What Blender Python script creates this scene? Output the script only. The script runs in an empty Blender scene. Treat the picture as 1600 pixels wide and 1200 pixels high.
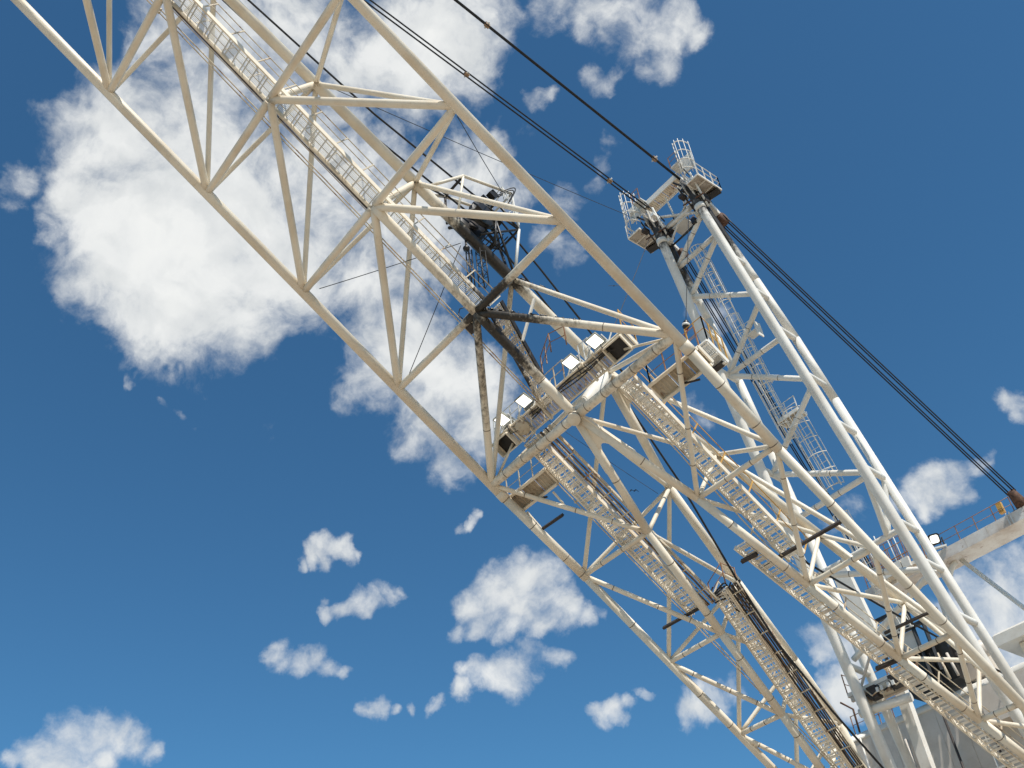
import bpy, bmesh, math, random
from mathutils import Vector, Matrix, Quaternion
random.seed(7)
SC = bpy.context.scene
COL = SC.collection

# ------------------------------------------------------------------ camera, sky, sun, exposure
cam_d = bpy.data.cameras.new('camera')
cam = bpy.data.objects.new('camera', cam_d); COL.objects.link(cam)
cam_d.sensor_width = 36.0; cam_d.lens = 35.01; cam_d.clip_start = 0.1; cam_d.clip_end = 20000
RX, UX, BX = Vector((.61334, .78458, -.0908)), Vector((.55094, -.34263, .76096)), Vector((.56593, -.51676, -.64241))
mw = Matrix(((RX.x, UX.x, BX.x, 22.57), (RX.y, UX.y, BX.y, 0.0), (RX.z, UX.z, BX.z, 1.7), (0, 0, 0, 1)))
cam.matrix_world = mw
SC.camera = cam

SUN = Vector((.58, -.14, .80)).normalized()          # towards the sun
sun_d = bpy.data.lights.new('sun', 'SUN'); sun_d.energy = 4.8; sun_d.angle = math.radians(.53); sun_d.color = (1, .955, .88)
sun = bpy.data.objects.new('sun', sun_d); COL.objects.link(sun)
sun.location = (60, -20, 120); sun.rotation_euler = SUN.to_track_quat('Z', 'Y').to_euler()

# clouds in view: direction, angular radius, density
CLOUDS = [
    (-0.6099126, 0.113937, 0.7842352, 0.05086, 1.2),
    (-0.6342982, 0.1149866, 0.7644893, 0.0481, 1),
    (-0.5949577, 0.1746216, 0.7845589, 0.06456, 1.2),
    (-0.6590583, 0.1408408, 0.7387868, 0.0547, 1.25),
    (-0.6464402, 0.2039941, 0.7351881, 0.08385, 1.35),
    (-0.6245378, 0.2657284, 0.7343984, 0.06131, 1.3),
    (-0.6813711, 0.1916283, 0.7064078, 0.06213, 1.3),
    (-0.6614908, 0.2670681, 0.7007886, 0.04585, 0.95),
    (-0.5737416, 0.2986704, 0.7626379, 0.07439, 1),
    (-0.5201764, 0.2946238, 0.8016317, 0.06745, 0.85),
    (-0.5203497, 0.2114227, 0.8273673, 0.05303, 0.75),
    (-0.4310069, 0.2963079, 0.8523114, 0.05669, 1.2),
    (-0.4599196, 0.2578183, 0.849708, 0.04733, 1),
    (-0.4561459, 0.2144045, 0.8636907, 0.04625, 0.9),
    (-0.4023414, 0.3281728, 0.8546485, 0.04775, 1.15),
    (-0.3525263, 0.3455428, 0.8696697, 0.0411, 0.9),
    (-0.522865, 0.369193, 0.7683155, 0.05335, 1.15),
    (-0.4621181, 0.4045472, 0.7891694, 0.04682, 0.9),
    (-0.5826789, 0.3549512, 0.7310916, 0.05671, 0.9),
    (-0.5507688, 0.3868363, 0.7396022, 0.05064, 0.9),
    (-0.6114079, 0.4248934, 0.6675672, 0.0511, 1.1),
    (-0.6462193, 0.4018309, 0.6487931, 0.03871, 0.7200000000000001),
    (-0.5966735, 0.4757912, 0.6462224, 0.05133, 1.15),
    (-0.6390852, 0.4645353, 0.6130066, 0.04284, 0.8),
    (-0.6099165, 0.4989747, 0.615651, 0.04485, 0.95),
    (-0.6498365, 0.4860424, 0.5843589, 0.0272, 0.7200000000000001),
    (-0.4900433, 0.1359685, 0.8610285, 0.06171, 0.85),
    (-0.5279937, 0.1069182, 0.8424911, 0.04049, 0.6400000000000001),
    (-0.5350094, 0.167015, 0.8281733, 0.04027, 0.75),
    (-0.6009653, 0.0853812, 0.7947016, 0.03702, 0.36000000000000004),
    (-0.6709229, 0.5605736, 0.4854067, 0.02281, 0.8),
    (-0.6541606, 0.5796783, 0.4858466, 0.02435, 0.8),
    (-0.6430198, 0.5981719, 0.4782425, 0.02277, 0.8),
    (-0.6937769, 0.5519666, 0.4626083, 0.01809, 0.8),
    (-0.679413, 0.5687823, 0.4635565, 0.03015, 0.8),
    (-0.6620676, 0.5909068, 0.4609725, 0.03163, 0.8),
    (-0.6475036, 0.6108202, 0.4556729, 0.02557, 0.8),
    (-0.6399668, 0.6272519, 0.4438439, 0.01648, 0.8),
    (-0.6315013, 0.6396779, 0.4381988, 0.01195, 0.8),
    (-0.6203906, 0.6507047, 0.4378344, 0.00896, 0.6400000000000001),
    (-0.7096118, 0.5466168, 0.444591, 0.01197, 0.8),
    (-0.6974347, 0.5610267, 0.4459079, 0.01349, 0.8),
    (-0.6816902, 0.583925, 0.4408288, 0.01647, 0.8),
    (-0.6622362, 0.6081027, 0.4377834, 0.01346, 0.8),
    (-0.7207442, 0.5596678, 0.4090229, 0.01031, 0.8),
    (-0.712727, 0.5726174, 0.405129, 0.01765, 0.8),
    (-0.7037483, 0.5883839, 0.3981742, 0.01761, 0.8),
    (-0.7306616, 0.5580662, 0.3933138, 0.01169, 0.8),
    (-0.6879719, 0.6006996, 0.4072525, 0.01916, 0.8),
    (-0.6737216, 0.6104255, 0.4165092, 0.0163, 0.8),
    (-0.6650138, 0.6227882, 0.4121789, 0.01331, 0.8),
    (-0.7778178, 0.4907617, 0.3926225, 0.01298, 0.6400000000000001),
    (-0.7843834, 0.484222, 0.3876491, 0.01005, 0.52),
    (-0.7686852, 0.5064007, 0.3907448, 0.00723, 0.52),
    (-0.7594628, 0.5220352, 0.3881951, 0.00725, 0.48),
    (-0.7469346, 0.5427673, 0.3840472, 0.0087, 0.48),
    (-0.769754, 0.3885677, 0.5064523, 0.0074, 0.6400000000000001),
    (-0.7600844, 0.4002659, 0.511917, 0.01191, 0.8),
    (-0.7501346, 0.4119554, 0.5172919, 0.01498, 0.8),
    (-0.7436936, 0.4260312, 0.5151867, 0.01202, 0.8),
    (-0.7428145, 0.4364084, 0.5077149, 0.00977, 0.68),
    (-0.7391944, 0.4450686, 0.5054757, 0.00602, 0.5599999999999999),
    (-0.7563795, 0.4123474, 0.5077988, 0.01194, 0.8),
    (-0.7747261, 0.4314798, 0.4621956, 0.00883, 0.8),
    (-0.7671593, 0.4410257, 0.4657928, 0.01182, 0.8),
    (-0.7587007, 0.4501003, 0.4709384, 0.01485, 0.8),
    (-0.7496954, 0.4625582, 0.4732829, 0.01491, 0.8),
    (-0.7397135, 0.4745178, 0.4771339, 0.01348, 0.8),
    (-0.7320589, 0.4829078, 0.4805099, 0.00902, 0.8),
    (-0.7580082, 0.456903, 0.4654709, 0.01187, 0.8),
    (-0.7721793, 0.4262121, 0.4712561, 0.0059, 0.5599999999999999),
    (-0.8109934, 0.3950837, 0.4315073, 0.01145, 0.8),
    (-0.8101615, 0.4051686, 0.4236469, 0.0143, 0.8),
    (-0.8026969, 0.4214019, 0.4220168, 0.0158, 0.8),
    (-0.7940668, 0.4334502, 0.4261207, 0.01301, 0.8),
    (-0.7914362, 0.4460202, 0.4179649, 0.013, 0.8),
    (-0.7870065, 0.4574287, 0.4139803, 0.00868, 0.8),
    (-0.6586084, 0.6579875, 0.3650854, 0.01298, 0.8),
    (-0.6494003, 0.6664327, 0.3662605, 0.01298, 0.8),
    (-0.6369338, 0.676522, 0.3696393, 0.00867, 0.6400000000000001),
    (-0.6242909, 0.6864339, 0.3729202, 0.00723, 0.52),
    (-0.5979146, 0.7167016, 0.3589386, 0.01707, 0.8),
    (-0.5860189, 0.7262984, 0.3592666, 0.01985, 0.8),
    (-0.5729973, 0.7379951, 0.356423, 0.01695, 0.8),
    (-0.5824344, 0.7223291, 0.3728417, 0.01145, 0.8),
    (-0.5752043, 0.7318119, 0.3655014, 0.01422, 0.8),
    (-0.5585967, 0.7463867, 0.3617687, 0.01412, 0.8),
    (-0.9147366, 0.2219808, 0.3376113, 0.01112, 0.8),
    (-0.9091188, 0.2346571, 0.3441497, 0.01627, 0.8),
    (-0.9020121, 0.2495115, 0.352304, 0.02033, 0.8),
    (-0.8944249, 0.2677995, 0.3581724, 0.02191, 0.8),
    (-0.8870715, 0.2870619, 0.3615241, 0.01958, 0.8),
    (-0.8821349, 0.3058363, 0.3581929, 0.0171, 0.8),
    (-0.879018, 0.3198808, 0.3535584, 0.01189, 0.8),
    (-0.9023884, 0.2626706, 0.3416128, 0.0216, 0.8),
    (-0.9095992, 0.244557, 0.3358885, 0.01878, 0.8),
    (-0.895227, 0.2816112, 0.3453459, 0.01545, 0.8),
    (-0.6647689, 0.5186726, 0.5376441, 0.00772, 0.8),
    (-0.6572882, 0.5237913, 0.5418625, 0.00696, 0.7200000000000001),
    (-0.6718781, 0.5104077, 0.5367158, 0.00771, 0.48),
    (-0.7426289, 0.2025429, 0.6383405, 0.00924, 0.68),
    (-0.7367168, 0.2066525, 0.6438502, 0.0057, 0.52),
    (-0.7445465, 0.2377984, 0.6237808, 0.00938, 0.46399999999999997),
    (-0.7432089, 0.2523458, 0.6196468, 0.00799, 0.46399999999999997),
    (-0.7445517, 0.2633356, 0.6134306, 0.00656, 0.4),
    (-0.7142661, 0.334884, 0.6145539, 0.01807, 0.4),
    (-0.7208354, 0.2451127, 0.6483179, 0.00655, 0.52),
    (-0.3231948, 0.8112782, 0.4872093, 0.01915, 0.8),
    (-0.3424631, 0.8060931, 0.4826313, 0.01794, 0.8),
    (-0.3071053, 0.8177075, 0.4868682, 0.01627, 0.8),
    (-0.2920616, 0.8243017, 0.4850017, 0.01075, 0.8),
    (-0.3382555, 0.8139876, 0.4722365, 0.01779, 0.8),
    (-0.3221328, 0.8205818, 0.4720974, 0.01763, 0.8),
    (-0.3573768, 0.8034268, 0.4762217, 0.01526, 0.8),
    (-0.3530812, 0.8113752, 0.4658368, 0.0124, 0.8),
    (-0.314322, 0.8286004, 0.4632742, 0.01076, 0.68),
    (-0.2816701, 0.8259132, 0.4883946, 0.00669, 0.5599999999999999),
    (-0.3677522, 0.7983042, 0.4769369, 0.01396, 0.5599999999999999),
    (-0.2370146, 0.8221021, 0.5176603, 0.01318, 0.7200000000000001),
    (-0.2400565, 0.8286812, 0.5056287, 0.00919, 0.7200000000000001),
    (-0.3312683, 0.8558403, 0.3972388, 0.02596, 0.8),
    (-0.3134809, 0.8627785, 0.3966648, 0.02694, 0.8),
    (-0.3498202, 0.8507794, 0.3921738, 0.02226, 0.8),
    (-0.3628926, 0.8432558, 0.3965208, 0.01591, 0.8),
    (-0.3437337, 0.8605168, 0.3759761, 0.03215, 0.8),
    (-0.3265985, 0.8696307, 0.3702376, 0.03794, 0.8),
    (-0.3681475, 0.8493342, 0.378284, 0.02619, 0.8),
    (-0.3785587, 0.8406487, 0.3873024, 0.01331, 0.8),
    (-0.3588467, 0.8618337, 0.3584294, 0.02569, 0.8),
    (-0.335785, 0.8762834, 0.3455081, 0.0313, 0.8),
    (-0.490323, 0.7817439, 0.3853049, 0.01401, 0.8),
    (-0.4817033, 0.7909772, 0.3772492, 0.01803, 0.8),
    (-0.4730768, 0.7999296, 0.3692032, 0.01651, 0.8),
    (-0.4909526, 0.7868536, 0.3739343, 0.01114, 0.8),
    (-0.4714263, 0.8062606, 0.357353, 0.01637, 0.8),
    (-0.4877264, 0.8021047, 0.3446025, 0.0204, 0.8),
    (-0.4954132, 0.7952956, 0.3493862, 0.01098, 0.6400000000000001),
    (-0.4790311, 0.8106359, 0.3367472, 0.02021, 0.8),
    (-0.4535631, 0.6507632, 0.6089235, 0.01529, 0.52),
    (-0.4533411, 0.6643836, 0.5942022, 0.01826, 0.5599999999999999),
    (-0.4650391, 0.6611692, 0.5887223, 0.01069, 0.44000000000000006),
    (-0.3996615, 0.6372367, 0.6589386, 0.02274, 0.496),
    (-0.4020157, 0.7780794, 0.4826757, 0.02133, 0.576),
    (-0.4245046, 0.7726126, 0.4720864, 0.01717, 0.496),
    (-0.3107183, 0.38917, 0.8671798, 0.02559, 0.8),
    (-0.2965757, 0.4156033, 0.8598353, 0.02991, 0.8),
    (-0.28328, 0.4388432, 0.8527421, 0.03275, 0.8),
    (-0.2620791, 0.4594209, 0.8486737, 0.02969, 0.8),
    (-0.2782698, 0.4682936, 0.8386102, 0.03146, 0.8),
    (-0.2626381, 0.4856651, 0.833757, 0.02275, 0.8),
    (-0.2773069, 0.4897363, 0.826595, 0.02009, 0.8),
    (-0.2381383, 0.4823632, 0.8429804, 0.02101, 0.68),
    (-0.2363117, 0.4999317, 0.8332017, 0.01684, 0.6000000000000001),
    (-0.2921603, 0.486369, 0.8234607, 0.01589, 0.68),
    (-0.3323598, 0.4643922, 0.8209, 0.01761, 0.6240000000000001),
    (-0.3346714, 0.4526445, 0.8265035, 0.01464, 0.576),
    (-0.3173722, 0.4682248, 0.8246456, 0.01312, 0.576),
    (-0.3813917, 0.4247215, 0.8210676, 0.01336, 0.48),
    (-0.366841, 0.4309433, 0.8244486, 0.01034, 0.48),
    (-0.4034592, 0.4325504, 0.8063007, 0.01801, 0.496),
    (-0.3639582, 0.4986046, 0.7867197, 0.01123, 0.5599999999999999),
    (-0.37787, 0.501061, 0.7785577, 0.0113, 0.6000000000000001),
    (-0.3917887, 0.5034016, 0.7701224, 0.01439, 0.6400000000000001),
    (-0.4086248, 0.4963669, 0.765928, 0.01751, 0.6000000000000001),
    (-0.4245959, 0.4923182, 0.7598297, 0.01759, 0.5599999999999999),
    (-0.4531983, 0.5117283, 0.7298941, 0.01854, 0.5599999999999999),
    (-0.4509487, 0.5215077, 0.7243446, 0.01236, 0.5599999999999999),
    (-0.4469874, 0.4245317, 0.787385, 0.03196, 0.7200000000000001),
    (-0.4533981, 0.4438928, 0.7729097, 0.03216, 0.68),
    (-0.4483529, 0.4066719, 0.7959885, 0.02727, 0.6000000000000001),
    (-0.4534969, 0.496845, 0.7399227, 0.0216, 0.48),
    (-0.6640849, 0.04331, 0.7464017, 0.01953, 0.7200000000000001),
    (-0.6562099, 0.0513362, 0.7528301, 0.01176, 0.6400000000000001),
    (-0.6772705, 0.0469199, 0.7342364, 0.01695, 0.6000000000000001),
    (-0.6836175, 0.0771315, 0.7257533, 0.01599, 0.7200000000000001),
    (-0.6839913, 0.0876571, 0.7242045, 0.01476, 0.7200000000000001),
    (-0.6929021, 0.0764997, 0.716962, 0.0133, 0.6400000000000001),
    (-0.6769858, 0.0650767, 0.7331134, 0.00923, 0.48),
]
VIEW = (-.5659, .5168, .6424)

def new_node(nt, typ, **kw):
    nd = nt.nodes.new(typ)
    for k, v in kw.items(): setattr(nd, k, v)
    return nd

def mth(nt, op, a, b=None, c=None, clamp=False):
    nd = nt.nodes.new('ShaderNodeMath'); nd.operation = op; nd.use_clamp = clamp
    for i, v in enumerate((a, b, c)):
        if v is None: continue
        if isinstance(v, (int, float)): nd.inputs[i].default_value = v
        else: nt.links.new(v, nd.inputs[i])
    return nd.outputs[0]

def vmth(nt, op, a, b=None, out=0):
    nd = nt.nodes.new('ShaderNodeVectorMath'); nd.operation = op
    for i, v in enumerate((a, b)):
        if v is None: continue
        if isinstance(v, (tuple, list, Vector)): nd.inputs[i].default_value = tuple(v)
        elif isinstance(v, (int, float)): nd.inputs['Scale'].default_value = v
        else: nt.links.new(v, nd.inputs[i])
    return nd.outputs['Value'] if op in ('DISTANCE', 'DOT_PRODUCT', 'LENGTH') else nd.outputs[0]

def smooth(nt, v, lo, hi):
    nd = nt.nodes.new('ShaderNodeMapRange'); nd.interpolation_type = 'SMOOTHSTEP'
    nt.links.new(v, nd.inputs[0]); nd.inputs[1].default_value = lo; nd.inputs[2].default_value = hi
    return nd.outputs[0]

def noise(nt, vec, scale, detail=8, rough=.55, out=0):
    nd = nt.nodes.new('ShaderNodeTexNoise'); nd.inputs['Scale'].default_value = scale
    nd.inputs['Detail'].default_value = detail; nd.inputs['Roughness'].default_value = rough
    nt.links.new(vec, nd.inputs['Vector'])
    return nd.outputs[out]

def cloud_field(nt, v0):
    """cloud density along a direction, and how much of the sun reaches that part of the cloud"""
    wc = noise(nt, v0, 8.0, 3, .5, out=1)
    w1 = vmth(nt, 'SCALE', vmth(nt, 'SUBTRACT', wc, (.5, .5, .5)), .055)
    wf = noise(nt, v0, 24.0, 7, .6, out=1)
    w2 = vmth(nt, 'SCALE', vmth(nt, 'SUBTRACT', wf, (0.5, .5, .5)), .034)
    v = vmth(nt, 'NORMALIZE', vmth(nt, 'ADD', vmth(nt, 'ADD', v0, w1), w2))
    cur = None
    for (x, y, z, r, a) in CLOUDS:
        k = 1.0 / (r * r) / 2                              # |v-c|^2 = 2 - 2 v.c for unit vectors
        m = mth(nt, 'ADD', vmth(nt, 'DOT_PRODUCT', v, (x * 2 * k, y * 2 * k, z * 2 * k)), a - 2 * k)
        cur = m if cur is None else mth(nt, 'SMOOTH_MAX', cur, m, .30)
    cur = mth(nt, 'MINIMUM', mth(nt, 'MAXIMUM', cur, -1.2), 1.4)
    # the rest of the sky carries scattered cumulus of the same sort
    out = smooth(nt, vmth(nt, 'DOT_PRODUCT', v0, VIEW), .85, .78)
    big = mth(nt, 'MINIMUM', mth(nt, 'MULTIPLY_ADD', noise(nt, v, 3.2, 2, .5), 4.5, -2.35), .80)
    mix = nt.nodes.new('ShaderNodeMix'); nt.links.new(out, mix.inputs[0]); nt.links.new(cur, mix.inputs[2]); nt.links.new(big, mix.inputs[3])
    n1 = noise(nt, v, 14.0, 9, .59)
    n3 = noise(nt, vmth(nt, 'ADD', v0, w1), 44.0, 7, .6)
    off = (SUN - Vector(VIEW) * SUN.dot(Vector(VIEW))).normalized() * .014
    n2 = noise(nt, vmth(nt, 'ADD', v, tuple(off)), 13.0, 3, .5)
    n1s = noise(nt, v, 13.0, 3, .5)
    t = mth(nt, 'MULTIPLY_ADD', n1, 1.9, -.95)
    t = mth(nt, 'MULTIPLY_ADD', mth(nt, 'SUBTRACT', n3, .5), .95, t)
    t = mth(nt, 'ADD', mth(nt, 'ADD', t, mix.outputs[0]), CL_BIAS)
    lit = mth(nt, 'MULTIPLY_ADD', mth(nt, 'SUBTRACT', n1s, n2), .95, .66)
    return t, lit
CL_BIAS = -.50

def build_world():
    w = bpy.data.worlds.new('World'); SC.world = w; w.use_nodes = True
    w.cycles.sampling_method = 'MANUAL'; w.cycles.sample_map_resolution = 256
    nt = w.node_tree; nt.nodes.clear()
    sky = new_node(nt, 'ShaderNodeTexSky', sky_type='NISHITA', sun_disc=False)
    sky.sun_elevation = math.asin(SUN.z); sky.sun_rotation = math.atan2(SUN.x, SUN.y)
    sky.air_density = 1.0; sky.dust_density = .15; sky.ozone_density = 2.5; sky.altitude = 400
    tc = nt.nodes.new('ShaderNodeTexCoord'); vec = tc.outputs['Generated']
    vn = vmth(nt, 'NORMALIZE', vec)
    t, lit = cloud_field(nt, vn)
    dens = smooth(nt, t, -.30, .62)
    thick = smooth(nt, t, .2, 1.5)
    lit = mth(nt, 'MULTIPLY_ADD', thick, .16, lit, clamp=True)
    ramp = nt.nodes.new('ShaderNodeValToRGB'); nt.links.new(lit, ramp.inputs[0])
    ramp.color_ramp.elements[0].position = .10; ramp.color_ramp.elements[0].color = (.36, .40, .45, 1)
    ramp.color_ramp.elements[1].position = .78; ramp.color_ramp.elements[1].color = (.90, .91, .895, 1)
    e = ramp.color_ramp.elements.new(.50); e.color = (.70, .725, .73, 1)
    sk = nt.nodes.new('ShaderNodeMix'); sk.data_type = 'RGBA'; sk.blend_type = 'MULTIPLY'; sk.inputs[0].default_value = 1
    nt.links.new(sky.outputs[0], sk.inputs[6]); sk.inputs[7].default_value = (SKY_T[0], SKY_T[1], SKY_T[2], 1)
    mx = nt.nodes.new('ShaderNodeMix'); mx.data_type = 'RGBA'
    op = mth(nt, 'MULTIPLY', dens, mth(nt, 'MULTIPLY_ADD', thick, .12, .88))
    nt.links.new(op, mx.inputs[0])
    nt.links.new(sk.outputs[2], mx.inputs[6])
    sc = vmth(nt, 'SCALE', ramp.outputs[0], 1.0 / SKY_S)
    nt.links.new(sc, mx.inputs[7])
    bg = nt.nodes.new('ShaderNodeBackground'); bg.inputs[1].default_value = SKY_S
    nt.links.new(mx.outputs[2], bg.inputs[0])
    ow = nt.nodes.new('ShaderNodeOutputWorld'); nt.links.new(bg.outputs[0], ow.inputs[0])
SKY_S = .09
SKY_T = (.60, 1.13, 1.31)
build_world()
SC.view_settings.view_transform = 'Standard'; SC.view_settings.look = 'None'
SC.view_settings.exposure = 0; SC.view_settings.gamma = 1; SC.view_settings.use_curve_mapping = False

# ------------------------------------------------------------------ helpers
def V(*a): return Vector(a)
DV, NV, XV, ZV = V(0, .8192, -.5736), V(0, .5736, .8192), V(1, 0, 0), V(0, 0, 1)
BO = V(0, 9.24, 37.41)
def B(x, s, h=0.0): return BO + XV * x + DV * s + NV * h       # boom frame: across, down along the boom, above its lower face

def mat_base(name):
    m = bpy.data.materials.new(name); m.use_nodes = True
    nt = m.node_tree; bs = nt.nodes['Principled BSDF']
    geo = nt.nodes.new('ShaderNodeNewGeometry')
    return m, nt, bs, geo.outputs['Position']

def mixc(nt, f, a, b, blend='MIX'):
    nd = nt.nodes.new('ShaderNodeMix'); nd.data_type = 'RGBA'; nd.blend_type = blend
    for i, v in ((0, f), (6, a), (7, b)):
        if isinstance(v, (int, float)): nd.inputs[i].default_value = v
        elif isinstance(v, tuple): nd.inputs[i].default_value = (*v, 1)
        else: nt.links.new(v, nd.inputs[i])
    return nd.outputs[2]

def paint(name, base, dirt, rust=(.20, .085, .035), rough=.45, rust_amt=.69, grease=True, dirt_amt=.5):
    m, nt, bs, P = mat_base(name)
    n1 = noise(nt, P, .55, 6, .6); n2 = noise(nt, P, 5.5, 6, .65); n3 = noise(nt, P, 2.1, 9, .7)
    c = mixc(nt, mth(nt, 'MULTIPLY', smooth(nt, n1, .36, .72), dirt_amt), base, dirt)
    c = mixc(nt, mth(nt, 'MULTIPLY', smooth(nt, n2, .5, .78), dirt_amt * .7), c, dirt)
    c = mixc(nt, mth(nt, 'MULTIPLY', smooth(nt, n3, rust_amt, rust_amt + .07), .75), c, rust)
    r = rough
    if grease:
        at = nt.nodes.new('ShaderNodeAttribute'); at.attribute_name = 'grease'
        n4 = noise(nt, P, 3.2, 10, .68)
        n5 = noise(nt, vmth(nt, 'MULTIPLY', P, (9.0, 9.0, 1.6)), 1.0, 6, .7)          # runs and drips
        gsum = mth(nt, 'ADD', at.outputs['Fac'], mth(nt, 'MULTIPLY_ADD', n4, 1.0, -.5))
        gsum = mth(nt, 'ADD', gsum, mth(nt, 'MULTIPLY_ADD', n5, .7, -.36))
        thin = smooth(nt, gsum, .12, .55); thick = smooth(nt, gsum, .38, .66)
        has = smooth(nt, at.outputs['Fac'], .0, .14)
        c = mixc(nt, mth(nt, 'MULTIPLY', mth(nt, 'MULTIPLY', thin, has), .65), c, (.075, .058, .040))
        c = mixc(nt, mth(nt, 'MULTIPLY', mth(nt, 'MULTIPLY', thick, has), .93), c, mixc(nt, smooth(nt, n5, .35, .7), (.007, .006, .006), (.034, .026, .019)))
        r = mth(nt, 'MULTIPLY_ADD', mth(nt, 'MULTIPLY', thick, has), -.05, rough)
    nt.links.new(c, bs.inputs['Base Color'])
    if isinstance(r, float): bs.inputs['Roughness'].default_value = r
    else: nt.links.new(r, bs.inputs['Roughness'])
    bs.inputs['Specular IOR Level'].default_value = .35
    bp = nt.nodes.new('ShaderNodeBump'); bp.inputs['Strength'].default_value = .04; bp.inputs['Distance'].default_value = .004
    nt.links.new(noise(nt, P, 3.0, 2, .5), bp.inputs['Height']); nt.links.new(bp.outputs[0], bs.inputs['Normal'])
    return m

def plain(name, col, rough=.5, metal=0.0, var=.35, scale=4.0):
    m, nt, bs, P = mat_base(name)
    n = noise(nt, P, scale, 7, .65)
    dk = tuple(x * (1 - var) for x in col)
    nt.links.new(mixc(nt, smooth(nt, n, .35, .7), col, dk), bs.inputs['Base Color'])
    bs.inputs['Roughness'].default_value = rough; bs.inputs['Metallic'].default_value = metal
    return m

M = {}
M['cream'] = paint('cream_paint', (.83, .75, .61), (.57, .455, .31), dirt_amt=.52, rust_amt=.67)
M['white'] = paint('white_paint', (.81, .78, .71), (.58, .51, .41), rust_amt=.69)
M['rail'] = paint('rail_paint', (.66, .58, .44), (.36, .22, .11), rust_amt=.55)
M['rust_rail'] = paint('rusty_rail', (.36, .20, .11), (.22, .10, .05), rust_amt=.5, grease=False)
M['yellow_rail'] = paint('yellow_rail', (.62, .36, .09), (.36, .17, .05), rust_amt=.6, grease=False)
M['pale'] = paint('pale_galvanised', (.70, .70, .66), (.45, .42, .37), grease=True)
M['rope'] = plain('oily_rope', (.022, .023, .026), .55, .3)
M['thin_rope'] = plain('thin_rope', (.07, .07, .075), .5, .4)
M['black'] = plain('black_grease', (.020, .018, .016), .42, 0, .5, 3)
M['dark'] = plain('dark_steel', (.055, .045, .04), .6, .2, .5, 3)
M['weld'] = plain('weld_seam', (.26, .205, .15), .7, .1, .5, 3)
M['tray'] = plain('brown_conduit', (.17, .12, .085), .6, .1, .5, 3)
M['clamp'] = plain('tan_clamp', (.36, .24, .15), .7, 0, .6, 8)
M['olive'] = plain('olive_paint', (.36, .34, .16), .6, 0, .5, 6)
M['dirty'] = paint('dirty_plate', (.60, .56, .49), (.22, .17, .12), rust_amt=.58, grease=False, dirt_amt=.9)
M['cable'] = plain('black_cable', (.028, .026, .026), .5)
M['rust'] = plain('rusty_iron', (.13, .062, .034), .8, 0, .6, 6)
M['beam'] = paint('stained_white', (.76, .72, .66), (.42, .31, .22), rust_amt=.60, grease=False, dirt_amt=.75)
M['wall'] = paint('house_paint', (.66, .595, .515), (.47, .40, .32), rust_amt=.74, grease=False, dirt_amt=.6)
M['housing'] = plain('lamp_housing', (.42, .42, .36), .5, 0, .4, 3)
M['bird'] = plain('dark_feathers', (.015, .014, .014), .8)
M['red'] = plain('red_paint', (.34, .05, .03), .5)

def lamp_glass():
    m, nt, bs, P = mat_base('lit_lens')
    bs.inputs['Base Color'].default_value = (.9, .9, .86, 1)
    bs.inputs['Emission Color'].default_value = (1, .985, .90, 1); bs.inputs['Emission Strength'].default_value = 1.6
    bs.inputs['Roughness'].default_value = .2
    return m
M['lens'] = lamp_glass()

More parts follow.
